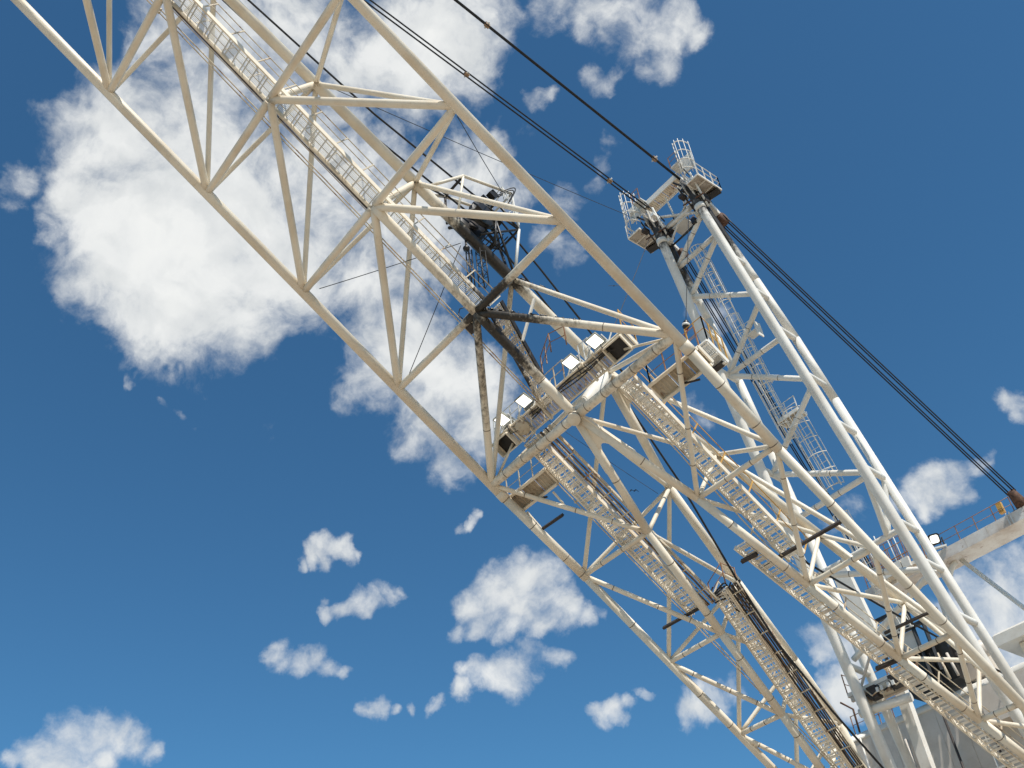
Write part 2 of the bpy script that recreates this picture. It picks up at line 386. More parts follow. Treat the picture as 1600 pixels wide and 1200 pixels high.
class MB:
    def __init__(s): s.v = []; s.f = []; s.sm = []; s.g = []
    def add(s, vs, fs, smooth=False, g=None):
        o = len(s.v); s.v += [Vector(v) for v in vs]
        s.g += list(g) if g is not None else [0.0] * len(vs)
        for f in fs: s.f.append([i + o for i in f]); s.sm.append(smooth)
        return s
    def tube(s, p0, p1, r0, r1=None, seg=10, grease=None, caps=True, step=.5):
        p0 = Vector(p0); p1 = Vector(p1); r1 = r0 if r1 is None else r1
        d = p1 - p0; L = d.length
        if L < 1e-6: return s
        d /= L; a = d.orthogonal().normalized(); b = d.cross(a)
        n = max(1, int(L / step)) if grease else 1
        vs = []; gs = []
        for i in range(n + 1):
            t = i / n; c = p0 + d * L * t; r = r0 + (r1 - r0) * t
            gv = 0.0
            if grease:
                for (t0, g0), (t1, g1) in zip(grease[:-1], grease[1:]):
                    if t0 <= t <= t1 + 1e-9: gv = g0 + (g1 - g0) * (t - t0) / max(1e-6, t1 - t0)
            for k in range(seg):
                an = 2 * math.pi * k / seg
                vs.append(c + (a * math.cos(an) + b * math.sin(an)) * r); gs.append(gv)
        fs = []
        for i in range(n):
            for k in range(seg):
                k2 = (k + 1) % seg
                fs.append([i * seg + k, i * seg + k2, (i + 1) * seg + k2, (i + 1) * seg + k])
        s.add(vs, fs, True, gs)
        if caps:
            o = len(s.v) - len(vs)
            s.f.append([o + k for k in reversed(range(seg))]); s.sm.append(False)
            s.f.append([o + n * seg + k for k in range(seg)]); s.sm.append(False)
        return s
    def path(s, pts, r, seg=6, grease=0.0):
        pts = [Vector(p) for p in pts]; n = len(pts)
        vs = []; a = None
        for i, p in enumerate(pts):
            t = (pts[min(i + 1, n - 1)] - pts[max(i - 1, 0)]).normalized()
            a = t.orthogonal().normalized() if a is None else (a - t * a.dot(t)).normalized()
            b = t.cross(a)
            for k in range(seg):
                an = 2 * math.pi * k / seg; vs.append(p + (a * math.cos(an) + b * math.sin(an)) * r)
        fs = [[i * seg + k, i * seg + (k + 1) % seg, (i + 1) * seg + (k + 1) % seg, (i + 1) * seg + k] for i in range(n - 1) for k in range(seg)]
        fs += [list(reversed(range(seg))), [(n - 1) * seg + k for k in range(seg)]]
        return s.add(vs, fs, True, [grease] * len(vs))
    def box(s, c, ax, ay, az, g=0.0):
        """box with centre c and three half-extent vectors"""
        c = Vector(c); vs = [c + ax * i + ay * j + az * k for i in (-1, 1) for j in (-1, 1) for k in (-1, 1)]
        fs = [[0, 1, 3, 2], [4, 6, 7, 5], [0, 4, 5, 1], [2, 3, 7, 6], [0, 2, 6, 4], [1, 5, 7, 3]]
        if ax.cross(ay).dot(az) < 0: fs = [list(reversed(f)) for f in fs]
        return s.add(vs, fs, False, [g] * 8)
    def bar(s, p0, p1, w, h, up=None, g=0.0):
        p0 = Vector(p0); p1 = Vector(p1); d = p1 - p0; L = d.length; d /= L
        up = Vector(up) if up is not None else ZV
        a = d.cross(up)
        a = a.normalized() if a.length > 1e-4 else d.orthogonal().normalized()
        b = a.cross(d)
        return s.box((p0 + p1) / 2, d * L / 2, a * w / 2, b * h / 2, g)
    def prism(s, poly, thick):
        """flat polygon given as points, thickened along the vector"""
        n = len(poly); vs = [Vector(p) - thick / 2 for p in poly] + [Vector(p) + thick / 2 for p in poly]
        fs = [list(reversed(range(n))), [n + i for i in range(n)]] + [[i, (i + 1) % n, n + (i + 1) % n, n + i] for i in range(n)]
        return s.add(vs, fs)
    def lathe(s, c, axis, prof, seg=16):
        c = Vector(c); d = Vector(axis).normalized(); a = d.orthogonal().normalized(); b = d.cross(a); vs = []
        for (r, t) in prof:
            for k in range(seg):
                an = 2 * math.pi * k / seg; vs.append(c + d * t + (a * math.cos(an) + b * math.sin(an)) * r)
        n = len(prof)
        fs = [[i * seg + k, i * seg + (k + 1) % seg, (i + 1) * seg + (k + 1) % seg, (i + 1) * seg + k] for i in range(n - 1) for k in range(seg)]
        return s.add(vs, fs, True)
    def mesh(s, name, m, org=V(0, 0, 0)):
        me = bpy.data.meshes.new(name)
        me.from_pydata([v - org for v in s.v], [], s.f)
        me.polygons.foreach_set('use_smooth', s.sm)
        if any(s.g):
            at = me.attributes.new('grease', 'FLOAT', 'POINT'); at.data.foreach_set('value', s.g)
        me.materials.append(M[m]); me.update()
        return me
    def build(s, name, m, parent=None):
        o = bpy.data.objects.new(name, s.mesh(name, m, base_of(parent)))
        COL.objects.link(o)
        if parent is not None: o.parent = parent
        return o
def base_of(o):
    p = V(0, 0, 0)
    while o is not None: p += Vector(o.location); o = o.parent
    return p
def tag(o, label=None, cat=None, group=None, kind=None):
    if label: o['label'] = label
    if cat: o['category'] = cat
    if group: o['group'] = group
    if kind: o['kind'] = kind
    return o
def thing(name, loc, label, cat, group=None):
    o = bpy.data.objects.new(name, None); COL.objects.link(o); o.location = loc; o.empty_display_size = .5
    return tag(o, label, cat, group)
def single(name, mb, m, label, cat, group=None, org=None):
    """a thing made of one mesh, its origin at its own first point"""
    org = Vector(org) if org is not None else Vector(mb.v[0])
    o = bpy.data.objects.new(name, mb.mesh(name, m, org)); COL.objects.link(o); o.location = org
    return tag(o, label, cat, group)
def put(name, me, parent, loc, rot=None):
    o = bpy.data.objects.new(name, me); COL.objects.link(o); o.parent = parent
    o.location = Vector(loc) - base_of(parent)
    if rot is not None: o.rotation_mode = 'QUATERNION'; o.rotation_quaternion = rot
    return o

def rail_run(root, pts, up, hh=1.05, m='rail', mid=True, every=1.2, r=.022):
    """handrail along a polyline with posts"""
    for a, b in zip(pts[:-1], pts[1:]):
        a = Vector(a); b = Vector(b); L = (b - a).length
        MB().tube(a + up * hh, b + up * hh, r, seg=6).build('handrail', m, root)
        if mid: MB().tube(a + up * hh * .52, b + up * hh * .52, r * .85, seg=6).build('handrail', m, root)
        n = max(1, round(L / every))
        for i in range(n + 1):
            p = a.lerp(b, i / n)
            MB().bar(p, p + up * (hh + .02), .045, .045, b - a).build('post', m, root)
def deck(root, c, ax, ay, up, m='rail', n=4, frame='cream', th=.09):
    """grated deck: frame beams plus grating panels laid across; ax, ay half extents"""
    c = Vector(c)
    for sgn in (-1, 1):
        MB().bar(c + ay * sgn - ax, c + ay * sgn + ax, .07, .20, up).build('edge_beam', frame, root)
        MB().bar(c + ax * sgn - ay, c + ax * sgn + ay, .07, .20, up).build('edge_beam', frame, root)
    L = ax.length * 2; w = ay.length * 2
    mb = MB(); ex = ax.normalized(); ey = ay.normalized(); pl = L / n
    for i in range(20): mb.box(ey * (-w / 2 + w * (i + .5) / 20), ex * (pl / 2 - .02), ey * .009, up * .02)
    for i in range(5): mb.box(ex * (-pl / 2 + .08 + (pl - .16) * i / 4), ex * .016, ey * w / 2, up * .022)
    me = mb.mesh('grating_panel', m)
    for i in range(n): put('grating_panel', me, root, c + ex * (-L / 2 + pl * (i + .5)) + up * .05)
# ------------------------------------------------------------------ ground
def ground():
    me = bpy.data.meshes.new('ground'); S = 6000
    me.from_pydata([(-S, -S, 0), (S, -S, 0), (S, S, 0), (-S, S, 0)], [], [[0, 1, 2, 3]])
    m, nt, bs, P = mat_base('pit_floor')
    n1 = noise(nt, P, .05, 8, .6); n2 = noise(nt, P, 1.3, 8, .7)
    c = mixc(nt, smooth(nt, n1, .3, .7), (.42, .35, .27), (.34, .275, .205))
    c = mixc(nt, mth(nt, 'MULTIPLY', smooth(nt, n2, .5, .75), .4), c, (.18, .145, .11))
    nt.links.new(c, bs.inputs['Base Color']); bs.inputs['Roughness'].default_value = .95
    bp = nt.nodes.new('ShaderNodeBump'); bp.inputs['Strength'].default_value = .6; bp.inputs['Distance'].default_value = .2
    nt.links.new(n2, bp.inputs['Height']); nt.links.new(bp.outputs[0], bs.inputs['Normal'])
    me.materials.append(m)
    o = bpy.data.objects.new('ground', me); COL.objects.link(o); o['kind'] = 'structure'
ground()

# ------------------------------------------------------------------ the boom
FOOT = 49.0
NODES = [18, 23.85, 29.45, 34.15, 38.1, 41.6, 44.6]
def half(s): return 5.82 if s <= 18 else 5.82 - .15 * min(1, (s - 18) / 6)
def xin(s):
    pts = [(18, 0), (23.85, 1.48), (29.45, 2.42), (34.15, 3.14), (38.1, 3.82), (FOOT, 5.55)]
    for (a, b), (c, d) in zip(pts[:-1], pts[1:]):
        if s <= c: return b + (d - b) * (s - a) / (c - a)
    return pts[-1][1]
def htop(s):
    if s <= 18: return 3.45 + .045 * s
    return max(.3, 4.27 + (3.72 - 4.27) * min(1, (s - 18) / 5.85) - max(0, s - 38) * .3)
boom = thing('boom', B(0, FOOT, 0), 'enormous cream tubular steel lattice boom slanting from lower right to upper left', 'boom')
RING = []
JG = [(0, .22), (.04, .10), (.09, .0), (.91, .0), (.96, .10), (1, .22)]
def strut(p0, p1, r, grease=None, name='strut', seg=12, rings=(), inset=(0, 0), m='cream', parent=None, tone='rust', label=None):
    parent = parent or boom
    if grease is None and name in ('strut', 'post', 'brace', 'rung'): grease = JG
    p0 = Vector(p0); p1 = Vector(p1); d = (p1 - p0).normalized()
    o = MB().tube(p0 + d * inset[0], p1 - d * inset[1], r, seg=seg, grease=grease).build(name, m, parent)
    if label: o['label'] = label
    for t in rings:
        c = p0.lerp(p1, t)
        MB().lathe(c, d, [(r * .9, -.022), (r + .006, -.018), (r + .006, .018), (r * .9, .022)], seg).build('weld_band', 'weld', o)
    return o
SG = 18
for sd in (-1, 1):
    strut(B(sd * 5.82, -26), B(sd * 5.82, 18.8), .235 if sd < 0 else .215, name='chord', seg=SG)
    pts = [(5.82, 18.8), (5.67, 24)] + [(5.67, FOOT)]
    strut(B(sd * 5.82, 18.8), B(sd * 5.67, 24), .215, name='chord', seg=SG, rings=(.02, .35, .75, .95))
    strut(B(sd * 5.67, 24), B(sd * 5.67, FOOT), .188, name='chord', seg=SG, rings=(.12, .3, .38, .62, .8))
    MB().lathe(B(sd * 5.82, 18.75), DV, [(.2, -.3), (.25, -.28), (.25, .12), (.2, .15)], SG).build('splice_collar', 'cream', boom)
# upper chord on the crest of the boom and the middle chord under it
strut(B(0, -26, htop(-26)), B(0, 6, htop(6)), .245, name='crest_chord', seg=SG)
strut(B(0, 6, htop(6)), B(0, 18, htop(18)), .255, grease=[(0, 0), (.08, .12), (.22, .55), (.3, .95), (.52, .9), (.56, .25), (.66, .1), (1, 0)], name='crest_chord', seg=SG,
      label='crest tube black with grease under the sheave frame')
strut(B(0, 6), B(0, 12), .205, grease=[(0, 0), (.3, .1), (.8, .25), (1, .35)], name='middle_chord', seg=16)
strut(B(0, 12), B(0, 15.9), .205, grease=[(0, .62), (.5, .8), (.75, .6), (.9, .35), (1, .3)], name='middle_chord', seg=16, label='middle tube coated in black grease')
strut(B(0, 15.9), B(0, 18), .2, grease=[(0, .12), (1, 0)], name='middle_chord', seg=16, rings=(.02,))
KS = range(-4, 4)
def Lk(k): return B(-5.82, 6 * k)
def Rk(k): return B(5.82, 6 * k)
def Mk(k): return B(0, 6 * k)
def Uk(k): return B(0, 6 * k, htop(6 * k))
for k in KS:
    for sd, E in ((-1, Lk), (1, Rk)):
        g = None; rg = ()
        if k == 2: g = [(0, .75), (.12, .5), (.2, .2), (.45, .12), (1, .05)] if sd < 0 else [(0, .95), (.3, .8), (.42, .3), (.6, .1), (1, 0)]
        if k == 3: rg = (.12, .3, .42, .6, .82)
        strut(Mk(k), E(k), .165 if k < 3 else .205, grease=g or ([(0, .1), (.5, .28), (.9, .3), (1, .05)] if k == 3 else None), rings=rg, seg=14, inset=(.12, .12))
        strut(Uk(k), E(k), .112, grease=[(0, .3), (.2, .1), (1, 0)] if k == 2 else None, inset=(.2, .2))
        if k < 3:
            g = None
            if k == 2: g = [(0, .6), (.25, .42), (.5, .36), (.62, .28), (.66, .2), (.68, .03), (1, 0)] if sd < 0 else [(0, .85), (.26, .7), (.36, .42), (.55, .22), (.66, .2), (.68, 0), (1, 0)]
            strut(Mk(k), E(k + 1), .168, grease=g, inset=(.12, .12), seg=14, rings=(.66,) if k == 2 else (), label='greasy strut, black at its upper end' if k == 2 else None)
            strut(Uk(k), E(k + 1), .118, grease=[(0, .4), (.12, .3), (.35, .1), (1, 0)] if k == 2 else None, inset=(.2, .2))
    if k < 3:
        strut(Mk(k), Uk(k), .15, grease=[(0, .75), (.5, .5), (1, .55)] if k == 2 else None, inset=(.1, .1), name='post')
def crust(p0, p1, r, n):
    mb = MB(); p0 = Vector(p0); p1 = Vector(p1); d = (p1 - p0).normalized()
    for i in range(n):
        c = p0.lerp(p1, random.random() ** 1.2); up = (ZV - d * d.z).normalized(); sd_ = d.cross(up)
        a = random.uniform(-.7, .7); o = up * math.cos(a) + sd_ * math.sin(a); q = random.uniform(.02, .055)
        mb.lathe(c + o * (r - q * .4), o, [(q * 1.6, 0), (q * 1.2, q * .7), (q * .5, q * 1.1), (0, q * 1.2)], 6)
    o = mb.build('grease_crust', 'black', boom); o['kind'] = 'stuff'
crust(B(.3, 12.2), B(3.2, 15.3), .168, 70); crust(B(.3, 12), B(2.6, 12), .165, 40); crust(B(0, 12.2), B(0, 15.6), .205, 40); crust(B(.2, 12.2, 4), B(2.4, 14.6, 2.4), .118, 30)
# the big king post with its round end cap
MB().tube(B(0, 18, -.12), B(0, 18, 4.1), .27, .34, seg=22).build('king_post', 'white', boom)
cap = MB().lathe(B(0, 18, -.36), NV, [(0, 0), (.27, 0), (.29, .02), (.29, .36)], 24).build('end_cap', 'cream', boom)
MB().lathe(B(0, 18, -.26), NV, [(.28, 0), (.305, .01), (.305, .05), (.28, .06)], 24).build('weld_band', 'weld', cap)
# crotch plates where the chords part into two legs
def crotch(h0, h1, wid, D, top):
    pl = []; a0 = B(0, 17.7, h0)
    n = 14
    L = [(-wid - xin(18 + D * 1.0), 18 + D), (-wid, 17.85), (wid, 17.85), (wid + xin(18 + D), 18 + D)]
    hh = lambda s: h0 + (h1 - h0) * (s - 18) / 5.85
    poly = [B(x, s, hh(s)) for x, s in L]
    xi = xin(18 + D) - wid * .55
    arc = []
    for i in range(n + 1):
        t = i / n; x = xi * (1 - 2 * t); s = 18 + D - (1 - abs(1 - 2 * t) ** 2.2) * D * .42
        arc.append(B(x, s, hh(s)))
    poly += arc
    MB().prism(poly, NV * .16).build('crotch_plate', 'cream', boom)
crotch(0, 0, .2, 2.7, False); crotch(4.27, 3.72, .24, 2.9, True)
# the two legs
for sd in (-1, 1):
    I = lambda s: B(sd * xin(s), s); T = lambda s: B(sd * xin(s), s, htop(s)); Q = lambda s: B(sd * 5.69, s) if s > 18 else B(sd * 5.82, s)
    segs = [18] + NODES[1:] + [FOOT]
    for a, b in zip(segs[:-1], segs[1:]):
        strut(I(a), I(b), .180, name='inner_chord', seg=16, rings=(.3, .8) if a > 20 else (.55,))
        strut(T(a), T(b), .205, name='upper_chord', seg=16, rings=())
    for i in range(len(NODES) - 1):
        a, b = NODES[i], NODES[i + 1]
        strut(Q(a), I(b), .110, rings=(.22, .55, .78), inset=(.15, .15))
        strut(Q(b), I(b), .115, rings=(.3, .62), inset=(.15, .15))
        strut(Q(b), T(a), .105, inset=(.15, .15))
        strut(Q(b), T(b), .098, inset=(.15, .15))
        strut(I(b), T(b), .098, inset=(.15, .15), name='post')
        strut(I(a), T(b), .102, inset=(.15, .15))
    MB().lathe(B(sd * 5.62, FOOT + .2) - XV * .8, XV, [(0, 0), (.55, 0), (.55, 1.6), (0, 1.6)], 18).build('foot_pin', 'dark', boom)

# ------------------------------------------------------------------ walkways and stairs on the boom
def tread_mesh(w, depth, m, key):
    mb = MB()
    for i in range(3):
        y = -depth / 2 + .05 + (depth - .1) * i / 2
        mb.box(V(0, y, 0), XV * w / 2, V(0, .034, 0), V(0, 0, .016))
    mb.box(V(0, -depth / 2 - .012, .085), XV * w / 2, V(0, .01, 0), V(0, 0, .04))
    return mb.mesh(key, m)
def grate_mesh(w, L, m, key):
    mb = MB()
    for i in range(12):
        mb.box(XV * (-w / 2 + w * (i + .5) / 12), XV * .006, DV * L / 2, NV * .018)
    for i in range(3):
        mb.box(DV * (-L / 2 + .06 + (L - .12) * i / 2), XV * w / 2, DV * .02, NV * .022)
    return mb.mesh(key, m)
G_WK = 'walkways along the boom'
def walkway(label, s0, s1, xa, xb, h, w, kind, rails, rail_m='rail', paint_m='cream', tray=None, gfun=None, beams=()):
    """xa, xb: left edge at s0 and s1"""
    X = lambda s: xa + (xb - xa) * (s - s0) / (s1 - s0)
    root = thing('walkway' if kind == 'grate' else 'stairway', B(X(s0) + w / 2, s0, h), label, 'walkway' if kind == 'grate' else 'stairway', G_WK)
    gr = gfun or [(0, 0), (1, 0)]
    def gl(t):
        for (t0, g0), (t1, g1) in zip(gr[:-1], gr[1:]):
            if t0 <= t <= t1: return g0 + (g1 - g0) * (t - t0) / max(1e-6, t1 - t0)
        return 0
    for e in (0, w):
        mb = MB(); n = max(2, int((s1 - s0) / 1.0))
        for i in range(n):
            a, b = s0 + (s1 - s0) * i / n, s0 + (s1 - s0) * (i + 1) / n
            mb.bar(B(X(a) + e, a, h), B(X(b) + e, b, h), .07, .22, NV, gl((i + .5) / n))
        mb.build('stringer', paint_m, root)
    if kind == 'stair':
        for e in (.27, .73):
            MB().bar(B(X(s0) + w * e, s0, h - .10), B(X(s1) + w * e, s1, h - .10), .035, .05, NV).build('tread_bearer', 'cream', root)
        me = tread_mesh(w - .1, .31, 'white', 'tread')
        n = int((s1 - s0) / .42)
        for i in range(n):
            s = s0 + .2 + (s1 - s0 - .4) * i / max(1, n - 1)
            put('tread', me, root, B(X(s) + w / 2, s, h))
    else:
        me = grate_mesh(w - .1, .98, 'pale', 'grating_panel')
        n = int((s1 - s0) / 1.0)
        for i in range(n):
            s = s0 + .5 + i * (s1 - s0) / n
            put('grating_panel', me, root, B(X(s) + w / 2, s, h + .04))
    for c in rails:
        e = 0 if c == 'L' else w
        for hh, r in ((1.05, .024), (.55, .02)):
            MB().tube(B(X(s0) + e, s0, h + hh), B(X(s1) + e, s1, h + hh), r, seg=6).build('handrail', rail_m, root)
        n = max(2, int((s1 - s0) / 1.5))
        for i in range(n + 1):
            s = s0 + (s1 - s0) * i / n
            MB().bar(B(X(s) + e, s, h - .1), B(X(s) + e, s, h + 1.06), .05, .05, DV).build('post', rail_m, root)
    if tray:
        off, tw, ncab = tray
        mb = MB()
        for e in (0, tw):
            mb.bar(B(X(s0) + off + e, s0, h), B(X(s1) + off + e, s1, h), .03, .12, NV)
        mb.build('tray_side', 'rail', root)
        n = int((s1 - s0) / 1.1)
        for i in range(n):
            s = s0 + .4 + (s1 - s0) * i / n
            MB().bar(B(X(s) + off - .06, s, h - .08), B(X(s) + off + tw + .06, s, h - .08), .05, .05, NV).build('tray_rung', 'rail', root)
        for i in range(ncab):
            e = tw * (i + .5) / ncab
            pts = [B(X(s0 + (s1 - s0) * t) + off + e + random.uniform(-.02, .02), s0 + (s1 - s0) * t, h - .01 + random.uniform(-.02, .02)) for t in [j / 16 for j in range(17)]]
            MB().path(pts, .042, 6).build('cable', ('tray', 'rail', 'tray', 'rail')[i % 4] if ncab < 5 else ('cable', 'tray', 'dark', 'tray')[i % 4], root)
    for (s, x0, x1, dh, m, th) in beams:
        MB().bar(B(x0, s, h + dh), B(x1, s + .05, h + dh), th, th * 1.3, NV).build('support_beam', m, root)
    return root
walkway('long cream walkway with see-through grating floor on the upper boom', -26, 12.2, -.54, -.50, .55, .90, 'grate', 'LR', gfun=[(0, 0), (.88, 0), (.95, .3), (1, .7)])
walkway('short stair with black greasy treads beside the greased middle tube', 12.4, 17.0, .10, -1.35, .62, .78, 'stair', 'L', gfun=[(0, .9), (.6, .7), (1, .2)])
wl1 = walkway('upper stair of the left boom leg, with brown cable tray, below the floodlights', 17.6, 28.2, -3.15, -3.15, .35, .80, 'stair', 'L', tray=(1.0, .62, 4),
        beams=((28.0, -4.7, -2.2, -.12, 'dark', .11), (21.0, -5.75, -4.2, -.25, 'dark', .12)))
wl2 = walkway('lower stair of the left boom leg with thick black cables along its upper side', 28.2, 46, -2.02, -5.3, 1.0, .76, 'stair', 'L', tray=(.86, .55, 5))
wr1 = walkway('upper stair of the right boom leg with thin yellow handrail lines', 18.4, 28.6, 1.95, 1.99, 1.0, .80, 'stair', 'R', rail_m='yellow_rail', beams=((28.0, 1.2, 5.6, -.5, 'dark', .12),))
wr2 = walkway('lower stair of the right boom leg, starting at a dark end plate', 26.6, 46, .90, 3.95, .35, .84, 'stair', 'R',
        beams=((27.2, .8, 1.6, -.2, 'dark', .14), (34.2, 1.9, 2.9, -.2, 'dark', .13), (33.2, 3.1, 5.6, .25, 'dark', .09)))

loops = thing('cable_loops', B(-2.0, 28.3, .8), 'bundle of black cables looping from the upper to the lower left stair', 'cables')
for i in range(5):
    pts = []
    for j in range(19):
        t = j / 18; x = -2.0 - .1 * i + (.72 + .07 * i) * t + .25 * math.sin(t * 6.0); q = 27.7 + .12 * i + 1.5 * t - .55 * math.sin(t * 3.14) * (1 - .1 * i)
        pts.append(B(x + .25, q + .3, .5 + 1.0 * t + .35 * math.sin(t * 3.14 + .4 * i)))
    MB().path(pts, .04, 6).build('cable', 'cable', loops)
for i in range(4): MB().bar(B(-2.1 + .3 * i, 28.1 + .2 * i, .9 + .2 * i), B(-1.8 + .3 * i, 27.9 + .2 * i, 1.1 + .2 * i), .05, .05).build('cable_hanger', 'dark', loops)
rail_run(loops, [B(-2.0, 28.3, .5), B(-1.1, 28.0, 1.0), B(-.9, 28.6, 1.2)], ZV, m='rust_rail', every=.8, hh=1.0)
up_wk = [o for o in COL.objects if o.name == 'walkway'][0]
for e, r_, m in ((-.64, .03, 'tray'), (-.72, .022, 'rail'), (-.59, .018, 'cable')):
    MB().path([B(e + random.uniform(-.012, .012), -26 + 2 * i, .50 + random.uniform(-.01, .01)) for i in range(17)], r_, 6).build('side_conduit', m, up_wk)
# conduits clipped under the boom
G_PIPE = 'thin conduits clipped along the boom'
for j, (x0, s0, x1, s1, lab) in enumerate([(-1.24, -26, -1.20, 17, 'thin cream conduit along the upper boom, left one of the pair'), (-1.08, -26, -1.06, 17, 'thin cream conduit along the upper boom, right one of the pair'),
        (-3.42, 19, -3.42, 40, 'thin conduit left of the left leg stair, outer one of the pair'), (-3.28, 19, -3.28, 40, 'thin conduit left of the left leg stair, inner one of the pair'),
        (2.12, 18.6, 2.06, 28, 'thin conduit left of the right leg stair, outer one of the pair'), (2.30, 18.6, 2.26, 28, 'thin conduit left of the right leg stair, inner one of the pair')]):
    r = thing('conduit', B(x0, s0, .4), lab, 'conduit', G_PIPE)
    pts = [B(x0 + (x1 - x0) * t + random.uniform(-.015, .015), s0 + (s1 - s0) * t, .4) for t in [i / 14 for i in range(15)]]
    MB().path(pts, .028, 6).build('pipe', 'rail', r)
    for i in range(int((s1 - s0) / 6)):
        s = s0 + 2.0 + 6 * i
        MB().box(B(x0 + (x1 - x0) * (s - s0) / (s1 - s0), s, .4), XV * .05, DV * .04, NV * .05).build('clip', 'rail', r)

# ------------------------------------------------------------------ floodlight platform
lp = thing('light_platform', B(-.55, 17.1, 1.2), 'long narrow cream platform across the boom carrying the four lit floodlights', 'platform')
PX0, PX1 = -4.85, 3.75
deck(lp, B((PX0 + PX1) / 2, 17.08, 1.2), XV * (PX1 - PX0) / 2, DV * .42, NV, n=9)
rail_run(lp, [B(-4.8, 17.5, 1.25), B(-2.2, 17.5, 1.25)], ZV, every=.9)
rail_run(lp, [B(.6, 17.5, 1.25), B(3.7, 17.5, 1.25)], ZV, every=1.0)
rail_run(lp, [B(3.72, 16.6, 1.25), B(3.72, 17.5, 1.25)], ZV, m='yellow_rail', every=.9)
rail_run(lp, [B(-.6, 15.9, 1.3), B(.5, 15.4, 1.3), B(1.3, 15.6, 1.3)], ZV, m='rust_rail', every=.55)
for x in (-4.4, 3.1):                                   # open dark boxes under both ends
    mb = MB(); c = B(x, 17.1, 1.0)
    for sg in (-1, 1):
        mb.box(c + XV * .52 * sg, XV * .03, DV * .38, NV * .16); mb.box(c + DV * .38 * sg, XV * .52, DV * .03, NV * .16)
    mb.build('box_rim', 'cream', lp)
    MB().box(c + NV * .14, XV * .49, DV * .35, NV * .02).build('box_floor', 'black', lp)
for x in (-3.6, -2.9, -1.7, -.9, 1.3, 2.0):
    MB().bar(B(x, 16.55, 1.1), B(x, 17.6, 1.1), .07, .14, NV).build('cross_bearer', 'cream', lp)
for x0, x1 in ((-4.2, -5.6), (3.2, 5.6)):
    MB().tube(B(x0, 17.3, 1.15), B(x1, 18, .1), .06, seg=8).build('stay', 'cream', lp)
for i in range(3):
    pts = [B(-2.4 + 5.2 * t, 16.78 + .1 * i + .05 * math.sin(9 * t + i), 1.06 + .04 * math.sin(14 * t + i * 2)) for t in [j / 20 for j in range(21)]]
    MB().path(pts, .03, 6).build('cable', 'cable', lp)
rail_run(lp, [B(-4.8, 16.62, 1.25), B(-3.0, 16.62, 1.25)], ZV, m='pale', every=.6)
rail_run(lp, [B(-1.7, 16.62, 1.25), B(.1, 16.62, 1.25)], ZV, m='rail', every=.6)
rail_run(lp, [B(1.15, 16.62, 1.25), B(1.75, 16.62, 1.25)], ZV, m='pale', every=.3)
for x in (-4.5, -3.2, -2.0, -1.2, .3, 1.5, 2.9):
    MB().bar(B(x, 16.66, 1.12), B(x + .28, 16.35, 1.9), .05, .05).build('bracket', 'pale', lp)
for x, a in ((-1.35, .16), (.1, .2), (1.55, .14), (-3.2, .15)):
    MB().box(B(x, 16.75, 1.42), XV * a, DV * .12, NV * .16).build('junction_box', 'housing', lp)
for x0 in (-3.9, -2.3, .9, 2.4):
    MB().path([B(x0, 16.7, 1.3), B(x0 + .15, 16.5, 1.15), B(x0 + .1, 16.9, .98), B(x0 + .5, 17.0, 1.0)], .022, 6).build('lamp_cable', 'cable', lp)
MB().lathe(B(-3.15, 17.05, .98), NV, [(0, 0), (.34, .02), (.36, .06), (.36, .14), (.3, .16)], 18).build('round_plate', 'rail', lp)
mb = MB(); mb.bar(B(.35, 14.2, .5), B(1.05, 13.3, 2.4), .10, .10); mb.build('stay', 'white', lp)
G_FL = 'floodlights on the boom platform'
def floodlight(x, s, h, label):
    c = B(x, s, h); r = thing('floodlight', c, label, 'floodlight', G_FL)
    ly = V(0, .93, -.30).normalized(); nn = V(0, -.30, -.93)      # lens plane: across X and ly, facing nn
    lw, ll = .29, .255
    MB().box(c, XV * lw, ly * ll, nn * .012).build('lens', 'lens', r)
    mb = MB()
    for sg in (-1, 1):
        mb.box(c + XV * sg * (lw + .02) - nn * .03, XV * .02, ly * (ll + .04), nn * .05); mb.box(c + ly * sg * (ll + .02) - nn * .03, XV * lw, ly * .02, nn * .05)
    mb.build('bezel', 'housing', r)
    # tapered housing behind the lens
    a = [c - nn * .03 + XV * i * (lw + .03) + ly * j * (ll + .03) for i, j in ((-1, -1), (1, -1), (1, 1), (-1, 1))]
    b = [c - nn * .34 + XV * i * lw * .55 + ly * j * ll * .55 for i, j in ((-1, -1), (1, -1), (1, 1), (-1, 1))]
    MB().add(a + b, [[0, 1, 5, 4], [1, 2, 6, 5], [2, 3, 7, 6], [3, 0, 4, 7], [4, 5, 6, 7]]).build('housing', 'housing', r)
    mb = MB()
    for sg in (-1, 1):
        mb.bar(c + XV * sg * (lw + .07) - nn * .15, c + XV * sg * (lw + .07) + DV * .62 - nn * .22, .04, .06)
        mb.bar(c + XV * sg * (lw + .07) + ly * .30 + nn * .02, c + XV * sg * (lw + .10) + DV * .85 - nn * .1, .05, .05)
    mb.bar(c - XV * (lw + .09) + DV * .62 - nn * .22, c + XV * (lw + .09) + DV * .62 - nn * .22, .05, .07)
    mb.build('yoke', 'pale', r)
    MB().box(c + ly * .56 - nn * .10, XV * .33, ly * .20, nn * .11).build('ballast_box', 'housing', r)
    MB().bar(c + ly * .77 - XV * .36 + nn * .02, c + ly * .77 + XV * .36 + nn * .02, .05, .06).build('hinge_bar', 'olive', r)
    for e in (-.2, .2): MB().tube(c + ly * .7 + XV * e - nn * .2, c + DV * .95 + XV * (e * 2.2) + ZV * .5, .025, seg=6).build('stay', 'pale', r)
    return r
floodlight(-3.98, 16.22, 1.5, 'lit floodlight nearest the lower left end of the platform')
floodlight(-2.40, 16.22, 1.5, 'lit floodlight second from the lower left, beside the stair landing')
